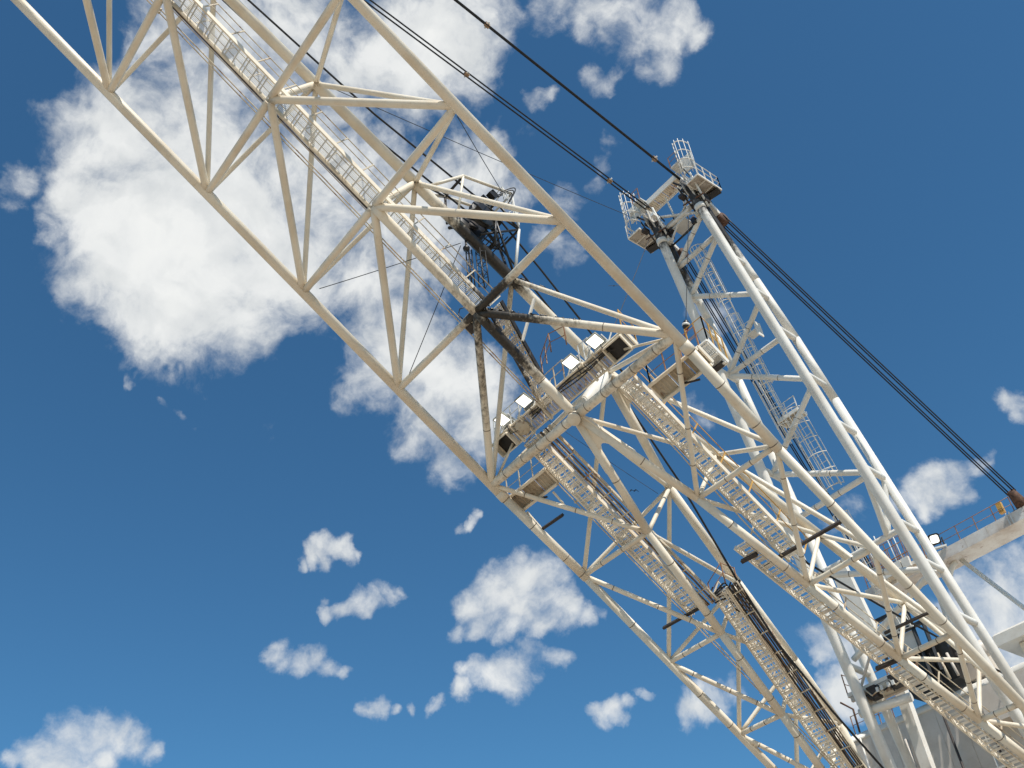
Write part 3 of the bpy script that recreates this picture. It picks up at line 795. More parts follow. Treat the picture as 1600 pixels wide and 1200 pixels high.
floodlight(.72, 16.30, 1.5, 'lit floodlight third along the platform, right of the middle tube')
floodlight(2.26, 16.30, 1.5, 'lit floodlight at the upper right end of the platform, next to the dark box')

# side platforms at the knuckle of the boom
for sd, lab in ((-1, 'small railed cream platform beside the left outer tube, below the floodlights'), (1, 'small railed cream platform beside the right outer tube, right of the floodlights')):
    xa, xb = (-6.1, -3.35) if sd < 0 else (3.3, 6.0)
    r = thing('side_platform', B((xa + xb) / 2, 19.4, .42), lab, 'platform', 'side platforms on the boom')
    deck(r, B((xa + xb) / 2, 19.4, .42), XV * (xb - xa) / 2, DV * .42, NV, n=3)
    for e, mm in ((.17, 'pale'), (.5, 'rail'), (.83, 'pale')):
        MB().box(B(xa + (xb - xa) * e, 19.4, .50), XV * (xb - xa) * .155, DV * .36, NV * .012).build('floor_plate', mm, r)
    for e in (18.98, 19.82):
        MB().bar(B(xa, e, .3), B(xb, e, .3), .12, .24, NV).build('bearer', 'cream', r)
    rail_run(r, [B(xa, 19.0, .5), B(xb, 19.0, .5)], ZV, m='rail' if sd < 0 else 'rust_rail', every=.9)
    rail_run(r, [B(xb if sd < 0 else xa, 19.0, .5), B(xb if sd < 0 else xa, 19.85, .5)], ZV, m='rail', every=.8)
    MB().bar(B(xa + .4, 20.0, .3), B(xa + .5, 20.9, .1), .07, .07).build('bracket', 'cream', r)
    MB().bar(B(xb - .5, 20.0, .3), B(xb - .4, 20.7, .1), .07, .07).build('bracket', 'cream', r)
    MB().tube(B(xa + 1.2, 19.7, .2), B(xa + 1.9, 20.0, .2), .05, seg=6).build('hand_wheel_shaft', 'dark', r)
r = thing('railed_landing', B(5.9, 19.6, 1.0), 'small landing with yellow handrails behind the right outer tube', 'platform')
deck(r, B(5.75, 19.7, 1.0), XV * .45, DV * .6, NV, n=2, frame='white', m='pale')
for yy in (-.5, 0, .5):
    MB().bar(B(5.3, 19.7 + yy, .88), B(6.2, 19.7 + yy, .88), .08, .12, NV).build('bearer', 'white', r)
rail_run(r, [B(5.3, 19.1, 1.05), B(6.2, 19.1, 1.05), B(6.2, 20.3, 1.05)], ZV, m='yellow_rail', every=.4, hh=1.25)
MB().tube(B(5.4, 20.1, 1.2), B(6.1, 19.9, 1.2), .15, seg=14).build('air_tank', 'white', r)
MB().box(B(5.75, 20.2, .9), XV * .3, DV * .1, NV * .14).build('junction_box', 'dark', r)

# ------------------------------------------------------------------ sheave frame on the crest
sf = thing('sheave_frame', B(0, 10, htop(10)), 'black greasy sheave frame standing on the crest tube of the boom', 'sheave frame')
def fb(p0, p1, r, m, name='frame_bar'):
    return MB().tube(p0, p1, r, seg=8).build(name, m, sf)
for sd in (1, -1):
    x = .72 * sd; mm = 'cream' if sd > 0 else 'black'
    u1 = B(x * .35, 6.5, 3.9); ap = B(x, 7.05, 6.05); far = B(x, 9.0, 8.3); cor = B(x, 10.55, 6.35); u2 = B(x * .2, 12.0, 4.1)
    fb(u1, ap, .075, 'cream'); fb(ap, far, .075, 'cream'); fb(ap, B(x * .6, 8.2, 4.0), .06, 'dark' if sd < 0 else 'cream'); fb(cor, u2, .075, 'pale' if sd > 0 else 'black')
    fb(far, cor, .06, 'pale' if sd > 0 else 'black')
    fb(cor, B(x * .5, 9.6, 4.1), .055, 'black'); fb(B(x, 8.9, 6.6), cor, .06, 'black'); fb(u2, B(x, 9.3, 5.6), .06, 'black'); fb(B(x * .7, 8.4, 4.0), B(x, 8.9, 6.6), .08, 'black')
    fb(B(x * .7, 10.4, 4.1), B(x, 9.3, 5.9), .06, 'black'); fb(B(x, 8.0, 5.3), cor, .05, 'black')
fb(B(-.72, 7.05, 6.05), B(.72, 7.05, 6.05), .07, 'dark'); fb(B(-.72, 10.55, 6.35), B(.72, 10.55, 6.35), .06, 'black'); fb(B(-.72, 8.9, 6.6), B(.72, 8.9, 6.6), .07, 'black'); fb(B(-.72, 9.0, 8.3), B(.72, 9.0, 8.3), .06, 'pale')
fb(B(-.72, 7.05, 6.05), B(.3, 6.3, 3.6), .05, 'dark')
for x in (-.45, .45):                                   # the two grooved wheels
    w = MB().lathe(B(x - .14, 9.0, 5.35), XV, [(.25, 0), (.70, 0), (.74, .03), (.62, .09), (.60, .14), (.62, .19), (.74, .25), (.70, .28), (.25, .28)], 26).build('sheave', 'black', sf)
    MB().lathe(B(x - .2, 9.0, 5.35), XV, [(0, 0), (.26, 0), (.26, .4), (0, .4)], 14).build('hub', 'dark', w)
for (x, s, h, a, b, c, m) in ((-.1, 8.5, 6.75, .5, .3, .10, 'black'), (.1, 9.6, 6.2, .35, .2, .07, 'black'), (.5, 8.5, 7.2, .14, .2, .22, 'black'), (.9, 8.9, 4.7, .2, .3, .25, 'black'), (.1, 10.3, 4.6, .3, .1, .12, 'black')):
    MB().box(B(x, s, h), XV * a, DV * b, NV * c).build('drive_housing', m, sf)
for i in range(5):
    MB().bar(B(-.62, 9.6 + .22 * i, 4.7 + .12 * i), B(.66, 9.6 + .22 * i, 4.75 + .12 * i), .05, .06, NV).build('guard_bar', 'black', sf)
rail_run(sf, [B(.75, 9.0, 7.3), B(.75, 10.4, 6.6)], ZV, m='pale', every=.45, hh=.9)
rail_run(sf, [B(-.7, 9.0, 7.5), B(.75, 9.0, 7.3)], ZV, m='pale', every=.5, hh=.9)
for k in range(3):
    pts = [B(.5 + .25 * k + .35 * math.sin(t * 3.1), 8.7 + .6 * t, 7.4 + .7 * math.sin(t * 3.14) - .2 * k) for t in [j / 12 for j in range(13)]]
    MB().path(pts, .028, 6).build('hose', 'cable', sf)
for i in range(5):
    MB().bar(B(.75, 9.2 + .22 * i, 6.7), B(.75, 9.25 + .22 * i, 7.5), .04, .04).build('guard_bar', 'pale', sf)

# hanging caged ladders from the crest to the middle chord
def lattice_ladder(x, s, label, top, bot, w, m='black'):
    t = B(x, s, top); L = (t.z - B(x, s, bot).z)
    r = thing('hanging_ladder', t, label, 'ladder', 'ladders hanging from the crest tube')
    cs = [t + V(i * w, j * w, 0) for i, j in ((-1, -1), (1, -1), (1, 1), (-1, 1))]
    for cpt in cs: MB().tube(cpt, cpt - ZV * L, .028, seg=6).build('side_rail', m, r)
    n = int(L / .34)
    for i in range(n):
        z = L * (i + .5) / n
        mb = MB()
        for a, b in zip(cs, cs[1:] + cs[:1]): mb.tube(a - ZV * z, b - ZV * (z + (.18 if i % 2 else -.12)), .016, seg=5)
        mb.build('rung', m, r)
lattice_ladder(.06, 10.15, 'right and wider of the black lattice ladders hanging below the crest tube', 3.6, 0.9, .15)
lattice_ladder(-.28, 9.75, 'left and slimmer black ladder hanging below the crest tube, next to the hook', 3.5, 0.6, .09)
hb = MB().path([B(-.1, 9.35, 3.6), B(-.1, 9.35, 3.6) - ZV * .55], .05, 6)
hb.lathe(B(-.1, 9.35, 3.6) - ZV * .5, ZV, [(0, -.2), (.14, -.12), (.16, 0), (.05, .12)], 10)
single('pulley_block', hb, 'black', 'small black pulley block hanging under the crest tube left of the ladders', 'pulley')
# machinery lump beside the greased node
r = thing('grease_unit', B(-.55, 12.05, .25), 'dirty tan winch unit left of the greased middle node', 'winch')
MB().lathe(B(-.95, 12.05, .25), XV, [(0, 0), (.2, .02), (.24, .1), (.24, .55), (.16, .62), (0, .64)], 14).build('drum', 'rail', r)
MB().box(B(-.75, 12.35, .2), XV * .18, DV * .2, NV * .2).build('gear_case', 'dark', r)
MB().path([B(-.9, 11.8, .3), B(-1.05, 11.55, .5), B(-1.0, 11.4, .8), B(-.8, 11.5, .9)], .025, 6).build('hose', 'cable', r)

# ------------------------------------------------------------------ the mast (A-frame)
mast = thing('mast', V(0, 47.5, 9), 'tall white tubular mast rising behind the boom, black with grease at its head', 'mast')
def MF(sd, z): t = (z - 47.5) / (19.3 - 47.5); return V(sd * (1.60 + t * 1.62), 35.75 + t * 8.55, z)
def MR(sd, z):
    p = MF(sd, z); g = [(50, .4), (45.4, .72), (42.0, 1.4), (38.0, 1.8), (34, 1.9), (0, 1.9)]
    for (z0, a), (z1, b) in zip(g[:-1], g[1:]):
        if z0 >= z >= z1: p.y += a + (b - a) * (z0 - z) / (z0 - z1); break
    return p
for sd in (-1, 1):
    strut(MF(sd, 48.2), MF(sd, 6), .275, grease=[(0, .8), (.035, .55), (.05, .25), (.08, .05), (.12, 0), (1, 0)], name='front_column', seg=18, m='white', parent=mast)
    for za, zb, gg in ((47.4, 42.0, [(0, .9), (.5, .7), (.75, .25), (.95, 0), (1, 0)]), (42.0, 38.0, None), (38.0, 34.0, None), (34.0, 6, None)):
        strut(MR(sd, za), MR(sd, zb), .235, grease=gg, name='rear_column', seg=18, m='white', parent=mast)
    MB().lathe(MF(sd, 46.9), MF(sd, 46) - MF(sd, 47), [(.27, -.2), (.33, -.18), (.33, .14), (.27, .16)], 18).build('collar', 'white', mast)
zs = [45.2, 43.2, 40.8, 38.1, 35.0, 32.0, 29.3, 26.3, 24.2, 21.5]
def mid(sd, z): return (MF(sd, z) + MR(sd, z - .15)) / 2
for i, z in enumerate(zs):
    for sd in (-1, 1):
        strut(MF(sd, z), MR(sd, z - .15), .17, name='rung', m='white', parent=mast, grease=[(0, .6), (1, .6)] if i == 0 else None, seg=12)
# cross bracing: level braces and slanting ones between the two sides
levels = [(45.2, 47.0), (45.2, 45.2), (43.3, 45.2), (43.3, 40.8), (38.1, 40.6), (38.1, 38.0), (38.1, 35.0), (32.0, 35.0), (32.0, 29.3), (29.3, 29.3), (26.3, 26.3), (26.3, 24.0), (22.0, 24.0)]
for zl, zr in levels:
    gr = [(0, .55), (.15, .2), (.8, .1), (1, .6)] if zl > 44 else ([(0, .35), (.1, .05), (.85, 0), (1, .15)] if zl > 40 else None)
    strut(mid(-1, zl), mid(1, zr), .16, name='brace', m='white', parent=mast, grease=gr, rings=(.3, .6), seg=12)
for f in (MF, MR): strut(f(1, 29.2), mid(1, 26.3).lerp(mid(-1, 26.3), .2), .17, name='brace', m='white', parent=mast)
# mast head sheave blocks
for sd in (-1, 1):
    mb = MB()
    for e in (-.16, .16):
        c = V(sd * 1.62 + e, 35.6, 48.5)
        mb.prism([c + V(0, -.75, .55), c + V(0, .2, .75), c + V(0, 1.5, -.5), c + V(0, 1.2, -1.3), c + V(0, .1, -1.1), c + V(0, -.6, -.2)], XV * .07)
    mb.g = [.42] * len(mb.v)
    mb.build('head_plate', 'white', mast)
    s_ = MB().lathe(V(sd * 1.62 - .12, 35.7, 48.35), XV, [(.12, 0), (.46, 0), (.48, .03), (.40, .12), (.48, .21), (.46, .24), (.12, .24)], 20).build('head_sheave', 'dark', mast)
    MB().lathe(V(sd * 1.62 - .3, 35.7, 48.35), XV, [(0, 0), (.12, 0), (.12, .6), (0, .6)], 12).build('axle', 'rust', s_)
    MB().bar(V(sd * 1.75, 36.3, 48.0), V(sd * 1.75, 37.7, 46.9), .3, .28).build('link_arm', 'white', mast)
    MB().lathe(V(sd * 1.7 - .28, 37.75, 46.85), XV, [(0, 0), (.38, .02), (.42, .1), (.42, .46), (.38, .54), (0, .56)], 18).build('rear_shackle', 'rust', mast)
for sd in (-1, 1):
    for (x, y, z, a, b, c, m) in ((-.55, 35.3, 48.0, .16, .22, .12, 'dark'), (.5, 35.2, 48.3, .12, .3, .1, 'pale'), (-.4, 36.4, 47.2, .2, .25, .2, 'black'), (.45, 36.1, 47.4, .1, .2, .35, 'dark'), (-.62, 35.9, 49.0, .1, .3, .1, 'black'), (.0, 36.9, 47.9, .2, .2, .16, 'black')):
        MB().box(V(sd * 1.62 + x, y, z), XV * a, V(0, b, 0), ZV * c).build('head_fitting', m, mast)
    for (p, q, r_, m) in ((V(-.7, 35.0, 49.3), V(.5, 35.8, 47.6), .06, 'black'), (V(.65, 34.9, 48.8), V(.4, 36.2, 46.8), .07, 'pale'), (V(-.5, 35.0, 48.6), V(-.5, 36.3, 46.9), .05, 'dark'), (V(.3, 34.8, 49.6), V(.6, 35.9, 48.2), .04, 'black'), (V(-.8, 35.5, 47.6), V(.7, 35.6, 47.3), .05, 'rust')):
        MB().tube(V(sd * 1.62, 0, 0) + p, V(sd * 1.62, 0, 0) + q, r_, seg=8).build('head_bar', m, mast)
    MB().path([V(sd * 1.62 + .2 * math.sin(t * 5), 35.2 + 1.5 * t, 48.6 - 2.2 * t + .3 * math.sin(t * 7)) for t in [j / 12 for j in range(13)]], .035, 6).build('grease_hose', 'cable', mast)
for p, q, r_ in ((V(-1.5, 35.9, 49.0), V(1.4, 36.2, 46.9), .09), (V(-1.4, 36.3, 46.6), V(1.4, 36.0, 48.9), .07), (V(-1.7, 36.6, 48.6), V(1.7, 36.6, 48.6), .08), (V(-.5, 35.9, 50.0), V(-.4, 36.3, 47.7), .06), (V(.6, 35.9, 50.0), V(.5, 36.3, 47.7), .06)):
    MB().tube(p, q, r_, seg=10, grease=[(0, .3), (.3, .12), (.7, .12), (1, .3)]).build('head_brace', 'white', mast)
for x in (-1.3, -.9, .8, 1.2):
    MB().box(V(x, 36.2, 47.0 + .5 * math.sin(x * 5)), XV * .14, V(0, .16, 0), ZV * .2).build('head_fitting', ('dark', 'pale', 'black', 'rail')[int(x * 3) % 4], mast)
strut(V(-1.5, 36.1, 47.7), V(1.5, 36.1, 47.7), .15, name='head_beam', m='white', parent=mast, grease=[(0, .7), (.25, .2), (.7, .1), (1, .8)])
MB().tube(V(-1.5, 36.7, 46.9), V(1.5, 36.7, 46.9), .06, seg=8).build('head_tie', 'black', mast)
MB().tube(V(-1.4, 36.4, 46.5), V(1.4, 36.4, 46.7), .05, seg=8).build('head_tie', 'black', mast)

# service baskets at the mast head
def basket(sd, label):
    x0 = 1.85 if sd > 0 else -3.3; x1 = 2.75 if sd > 0 else -2.3
    zf = 48.2
    r = thing('service_basket', V((x0 + x1) / 2, 35.6, zf), label, 'basket', 'service baskets at the mast head')
    y0, y1 = 34.9, 37.0
    c = V((x0 + x1) / 2, (y0 + y1) / 2, zf)
    MB().box(c, XV * (x1 - x0) / 2, V(0, (y1 - y0) / 2, 0), ZV * .03).build('floor', 'dirty', r)
    for e in (x0, x1):
        MB().bar(V(e, y0, zf - .06), V(e, y1, zf - .06), .07, .14).build('edge_beam', 'white', r)
    for i in range(4):
        y = y0 + (y1 - y0) * i / 3
        MB().bar(V(x0, y, zf - .07), V(x1, y, zf - .07), .05, .10).build('floor_rib', 'white', r)
    MB().bar(V(x0 + .02, y1 - .4, zf - .2), V(x1 - .02, y1 - .2, zf - .2), .5, .14).build('greasy_bearer', 'black', r)
    ro = x1 if sd > 0 else x0
    rail_run(r, [V(ro, y0, zf), V(ro, y1, zf), V((x0 + x1) / 2, y1, zf)], ZV, m='white', every=.8, hh=1.1, r=.03)
    # upper cage of hoops over a ladder, forward of the floor
    ux = c.x - .1 * sd; uy = 34.75
    MB().box(V(ux - sd * .1, uy + .55, zf + 2.0), XV * .42, V(0, .05, .0), ZV * .65).build('back_panel', 'pale', r)
    for k in range(4):
        z = zf + .7 + .85 * k
        pts = [V(ux + .45 * math.cos(a), uy + .45 - .8 * math.sin(a), z) for a in [math.pi * j / 10 for j in range(11)]]
        MB().path(pts, .032, 6).build('hoop', 'white', r)
    for j in range(7):
        a = math.pi * j / 6
        p = V(ux + .45 * math.cos(a), uy + .45 - .8 * math.sin(a), zf + .3)
        MB().tube(p, p + ZV * 3.2, .022, seg=5).build('cage_bar', 'white', r)
    MB().box(V(ux - sd * .75, uy + .5, zf + 2.2), XV * .32, V(0, .4, 0), ZV * .05).build('side_step', 'pale', r)
    rail_run(r, [V(ux - sd * 1.05, uy + .1, zf + 2.2), V(ux - sd * .45, uy + .1, zf + 2.2)], ZV, m='rust_rail', every=.6, hh=.95)
    return r
basket(1, 'white railed service basket on the right, higher side of the mast head')
basket(-1, 'white railed service basket on the left of the mast head, beside the boom')
cw = thing('head_walkway', V(-.4, 35.8, 50.3), 'narrow rusty-railed catwalk between the two mast head baskets', 'catwalk')
deck(cw, V(-.4, 35.85, 50.1), XV * 1.5, V(0, .42, 0), ZV, n=4, frame='white')
MB().bar(V(-1.9, 35.42, 50.3), V(1.1, 35.42, 50.3), .04, .3).build('toe_board', 'white', cw)
rail_run(cw, [V(-1.9, 36.25, 50.15), V(1.1, 36.25, 50.15)], ZV, m='rust_rail', every=1.5)
MB().bar(V(-2.9, 35.2, 50.2), V(-1.8, 35.9, 50.2), .5, .1).build('step_plate', 'pale', cw)
for x in (-1.6, .9):
    MB().bar(V(x, 35.85, 50.0), V(x * 1.0, 35.9, 48.2), .12, .12).build('leg', 'white', cw)
cr = thing('mast_cradle', V(-.3, 36.6, 47.8), 'small grey inspection cradle hanging inside the mast head', 'cradle')
MB().box(V(-.25, 36.6, 47.4), XV * .55, V(0, .5, 0), ZV * .04).build('floor', 'pale', cr)
MB().box(V(.15, 36.15, 47.75), XV * .35, V(0, .03, 0), ZV * .33).build('side_panel', 'pale', cr)
MB().box(V(-.75, 36.5, 47.9), XV * .22, V(0, .35, 0), ZV * .18).build('motor', 'rail', cr)
rail_run(cr, [V(-.8, 37.1, 47.4), V(.3, 37.1, 47.4)], ZV, m='rust_rail', every=.6, hh=.8)
for x in (-.75, .25): MB().tube(V(x, 36.6, 47.4), V(x, 36.5, 48.9), .04, seg=6).build('hanger', 'black', cr)

# caged ladders up the mast
def caged_ladder(p0, p1, label, w=.24, cage=.42, hoops=1.0, cover=((0, 1),), m='white', out=None):
    p0 = Vector(p0); p1 = Vector(p1); d = (p1 - p0); L = d.length; d /= L
    a = XV - d * XV.dot(d); a.normalize(); o = d.cross(a).normalized()
    if o.y > 0: o = -o
    if out: o = -o
    r = thing('caged_ladder', p0, label, 'ladder', 'caged ladders on the mast')
    for sg in (-1, 1): MB().bar(p0 + a * w * sg, p1 + a * w * sg, .05, .07, o).build('side_rail', m, r)
    n = int(L / .42); me = MB().tube(-a * w, a * w, .018, seg=5).mesh('rung', m)
    for i in range(n): put('rung', me, r, p0 + d * L * (i + .5) / n)
    for c0, c1 in cover:
        q0 = p0 + d * L * c0; q1 = p0 + d * L * c1; LL = (q1 - q0).length
        hm = MB().path([a * cage * math.cos(t) + o * (.15 + cage * 1.35 * math.sin(t)) for t in [math.pi * j / 10 for j in range(11)]], .026, 5).mesh('hoop', m)
        k = max(2, int(LL / hoops))
        for i in range(k + 1): put('hoop', hm, r, q0 + d * LL * i / k)
        for j in range(7):
            t = math.pi * j / 6; q = a * cage * math.cos(t) + o * (.15 + cage * 1.35 * math.sin(t))
            MB().bar(q0 + q, q1 + q, .03, .014, o).build('cage_strap', m, r)
    return r
caged_ladder(V(-.08, 37.2, 45.6), V(-.36, 40.4, 36.4), 'upper caged ladder climbing the inside of the white mast', cover=((0, .42), (.52, 1)))
caged_ladder(V(-.62, 40.3, 36.9), V(-.62, 41.6, 33.1), 'middle caged ladder of the mast, just above the wide cage', cover=((0, 1),))
caged_ladder(V(.22, 41.1, 34.4), V(.25, 42.7, 29.9), 'wide caged ladder of the mast beside the right column', w=.28, cage=.56, hoops=.9)
caged_ladder(V(-.2, 43.1, 28.6), V(-.15, 45.3, 22.5), 'lowest caged ladder of the mast, partly behind the boom leg', cover=((0, 1),))
ls = thing('ladder_landing', V(.1, 41.0, 34.3), 'small landing with floodlight bracket part way up the mast ladders', 'platform')
deck(ls, V(-.1, 41.2, 34.2), XV * .7, V(0, .4, 0), ZV, n=2, frame='white')
rail_run(ls, [V(-.8, 40.85, 34.25), V(.6, 40.85, 34.25)], ZV, m='white', every=.7, hh=.9)
ls2 = thing('ladder_landing', V(.2, 39.4, 39.3), 'small white landing beside a mast brace near the upper ladder', 'platform')
MB().box(V(.45, 39.3, 39.2), XV * .35, V(0, .3, 0), ZV * .04).build('floor', 'pale', ls2)
MB().box(V(.85, 39.2, 39.2), XV * .03, V(0, .28, 0), ZV * .5).build('side_panel', 'white', ls2)
rail_run(ls2, [V(.1, 39.0, 39.2), V(.8, 39.0, 39.2)], ZV, m='white', every=.35, hh=.8)

# ------------------------------------------------------------------ ropes
def sag(p0, p1, k, n=24):
    p0 = Vector(p0); p1 = Vector(p1); L = (p1 - p0).length
    return [p0.lerp(p1, t) - ZV * (k * L * 4 * t * (1 - t)) for t in [i / n for i in range(n + 1)]]
def rope(p0, p1, r, label, group, k=.004, m='rope', name='rope', cat='rope', n=24):
    return single(name, MB().path(sag(p0, p1, k, n), r, 6), m, label, cat, group)
G_S = 'boom suspension ropes'
tipd = V(0, -.970, .236)
for sd, lab in ((1, 'right'), (-1, 'left')):
    head = V(sd * 1.68, 34.9, 48.9) if sd > 0 else V(-1.70, 34.9, 49.6)
    dd = V(0, 18.29 - 33.43, 52.28 - 48.8) if sd > 0 else V(0, 15.92 - 34.28, 53.49 - 50.01)
    dd.normalize()
    end = head + dd * 58
    if sd > 0:
        A0 = V(1.7, 33.43, 48.8)
    else:
        A0 = V(-1.7, 34.28, 50.01)
    st = A0 - dd * 1.2
    sep = V(.54, -.58, -.45) if sd > 0 else V(.8, 0, .5)
    for j, e in enumerate((-.10, .10)):
        rope(st + sep * e, A0 + dd * 56 + sep * e * 1.5, .05, '%s black suspension rope of the pair from the mast head %s side' % (('lower', 'upper')[j], lab), G_S, k=0)
    for j, dist in enumerate((0.9, 13.4) if sd > 0 else (2.0, 13.0)):
        c = A0 + dd * dist; r = thing('rope_clamp', c, 'rusty clamp tying the %s suspension ropes together, %s' % (lab, ('close to the mast head', 'far out along the ropes')[j]), 'clamp', 'clamps on the suspension ropes')
        MB().box(c, XV * .11, dd * .14, ZV * .10).build('clamp_body', 'clamp', r)
        MB().lathe(c - XV * .22, XV, [(0, 0), (.05, 0), (.05, .44), (0, .44)], 8).build('bolt', 'pale', r)
# rear stays down to the gantry beam
G_R = 'rear stay ropes'
for sd, lab in ((1, 'right'), (-1, 'left')):
    a = V(sd * 1.72, 37.6, 46.95); b = V(sd * 4.86, 52.75, 30.25)
    for i, (e, f) in enumerate(((-.26, 0), (-.14, .05), (.14, 0), (.26, .05))):
        rope(a + XV * e + ZV * f, b + XV * e * .95 + ZV * f, .042, '%s of the four %s rear stay ropes from mast head to gantry beam' % (('leftmost', 'second', 'third', 'rightmost')[i], lab), G_R, k=.002)
    s = thing('rope_socket', V(sd * 4.9, 53.0, 29.9), 'rusty rope socket at the %s end of the gantry beam' % lab, 'socket', 'rope sockets on the gantry beam')
    MB().tube(b + V(0, -.1, .1), b + V(.05 * sd, .95, -1.0), .24, .45, seg=10).build('socket_body', 'rust', s)
    MB().box(b + V(.05, .7, -1.0), XV * .6, V(0, .3, 0), ZV * .25).build('anchor_block', 'dark', s)
# hoist ropes over the crest
G_H = 'hoist ropes above the boom crest'
for sd, lab in ((1, 'right'), (-1, 'left')):
    pts = [B(sd * .43, -26, 1.4), B(sd * .43, -4.5, 3.55), B(sd * .45, 2.5, 4.55), B(sd * .45, 8.3, 6.1), B(sd * .45, 9.0, 6.27), B(sd * .45, 9.7, 6.15), B(sd * .45, 12.5, 5.72), B(sd * .45, 17.4, 4.75), B(sd * .45, 18.5, 4.6)]
    if sd < 0: pts += [V(-0.5, 27.95, 29.9), V(-0.6, 30.54, 26.54), V(-0.7, 33.03, 22.29), V(-0.8, 34.9, 19.69), V(-0.9, 37.63, 17.24), V(-1.0, 40.5, 15.07), V(-1.3, 47.5, 10.5)]
    else: pts += [B(.3, 19.2, 4.45)]
    single('rope', MB().path(pts, .05, 6), 'rope', '%s black hoist rope running over the sheave frame and down between the boom legs' % lab, 'rope', G_H)
single('rope', MB().path([V(1.75, 34.3, 22.75), V(1.5, 35.4, 22.57), V(1.5, 40.16, 21.78), V(1.5, 50.9, 20.3)], .05, 6), 'rope', 'black rope leading back from the right boom leg to the house front', 'rope')
G_T = 'thin guy lines'
def line(p0, p1, lab, r=.018, k=.006): return rope(p0, p1, r, lab, G_T, k=k, m='thin_rope', name='guy_line', cat='guy line')
line(B(-5.2, 6.4, .2), B(-.2, 9.3, 3.3), 'thin line from the left outer tube up to the crest under the sheave frame')
line(B(-5.3, 12.0, .1), B(-.1, 9.4, 3.0), 'thin line from the left outer tube up to the hanging pulley')
line(B(5.6, 6.3, -.1), B(.7, 8.6, 7.8), 'thin line from the right outer tube down to the top of the sheave frame')
line(V(-2.6, 35.4, 49.6), B(0, -.2, 3.6), 'long thin line from the left mast basket to the crest tube', k=.004)
line(V(-2.35, 36.0, 48.3), B(2.0, 17.0, 1.3), 'thin line from the left mast basket down to the floodlight platform', k=.002, r=.02)
line(V(1.29, 35.0, 45.97), V(-.86, 35.0, 39.2), 'thin hook line hanging inside the mast', k=0, r=.02)
line(B(-2.0, 17.4, 1.2), B(-.4, 23.0, 1.0), 'hair thin line below the floodlight platform', r=.01)
hp = V(-.88, 35.0, 39.1); hd = V(-.30, 0, -.95)
hk = thing('hook_block', hp, 'black and red hook block on a taut thin line behind the right boom tube', 'hook')
MB().lathe(hp - hd * .05, hd, [(0, 0), (.08, .05), (.18, .2), (.2, .5), (.1, .62)], 12).build('block', 'black', hk)
MB().lathe(hp + hd * .22, hd, [(.17, 0), (.215, .03), (.215, .14), (.17, .17)], 12).build('white_band', 'white', hk)
MB().tube(hp + hd * .55, hp + hd * 1.05, .13, .06, seg=10).build('weight', 'red', hk)

# ------------------------------------------------------------------ machinery house and what stands on it
house = thing('machinery_house', V(0, 51, 0), 'huge grey machinery house with rounded roof edge at the lower right', 'machinery house')
HX0, HX1, HY0, HY1, HZ = -8.75, 10.5, 51.0, 74.0, 21.1
MB().box(V((HX0 + HX1) / 2, (HY0 + HY1) / 2, 11.55), XV * (HX1 - HX0) / 2, V(0, (HY1 - HY0) / 2, 0), ZV * 9.05).build('wall', 'wall', house)
prof = []
for j in range(7):
    t = math.pi / 2 * j / 6; prof.append((HY0 - .06 + .5 - .5 * math.cos(t), HZ - .5 + .5 * math.sin(t)))
mb = MB(); n = len(prof)
vs = [V(HX0 - .06, y, z) for y, z in prof] + [V(HX0 - .06, HY1, HZ), V(HX0 - .06, HY1, HZ - .5)]
vs2 = [V(HX1 + .06, v.y, v.z) for v in vs]; k = len(vs)
mb.add(vs + vs2, [[i, i + 1, k + i + 1, k + i] for i in range(k - 1)] + [[k - 1, 0, k, 2 * k - 1]] + [list(range(k)), [2 * k - 1 - i for i in range(k)]], True)
mb.build('roof', 'white', house)
for i in range(14):                                       # wall panels with seams
    w = (HX1 - HX0) / 14; x = HX0 + w * (i + .5)
    d = .02
    MB().box(V(x, HY0 - d / 2 - .002, 14.2), XV * (w / 2 - .015), V(0, d / 2, 0), ZV * 6.2).build('wall_panel', 'wall', house)
MB().box(V(1.2, HY0 - .5, 19.4), XV * 1.5, V(0, .38, 0), ZV * .9).build('wall_locker', 'wall', house)
for (x0, y0, z0, x1, y1, z1, rr, m) in ((-5.2, 50.7, 19.6, -5.2, 50.7, 6, .09, 'wall'), (-4.7, 50.6, 20.3, -4.4, 50.6, 6, .07, 'white'), (-2.6, 50.5, 19.9, -2.5, 50.5, 6, .07, 'dark'), (-.9, 50.6, 19.2, -.8, 50.6, 6, .06, 'white'), (-.5, 50.6, 19.2, -.4, 50.6, 6, .06, 'dark'), (-7.9, 50.8, 20.6, -7.9, 50.8, 6, .05, 'white')):
    MB().tube(V(x0, y0, z0), V(x1, y1, z1), rr, seg=8).build('drain_pipe', m, house)
for z in (18.3, 16.6, 14.9):
    MB().box(V(-.65, 50.55, z), XV * .4, V(0, .1, 0), ZV * .05).build('pipe_bracket', 'white', house)
rail_run(house, [V(HX0 + .3, HY0 + .4, HZ), V(-4.9, HY0 + .4, HZ)], ZV, m='rust_rail', every=1.0)
MB().box(V(-7.3, 51.5, 21.5), XV * .22, V(0, .2, 0), ZV * .45).build('roof_vent', 'yellow_rail', house)
MB().path([V(-8.1, 51.3, 21.1), V(-8.0, 51.2, 22.4), V(-8.6, 51.1, 23.0)], .06, 6).build('vent_pipe', 'rust', house)
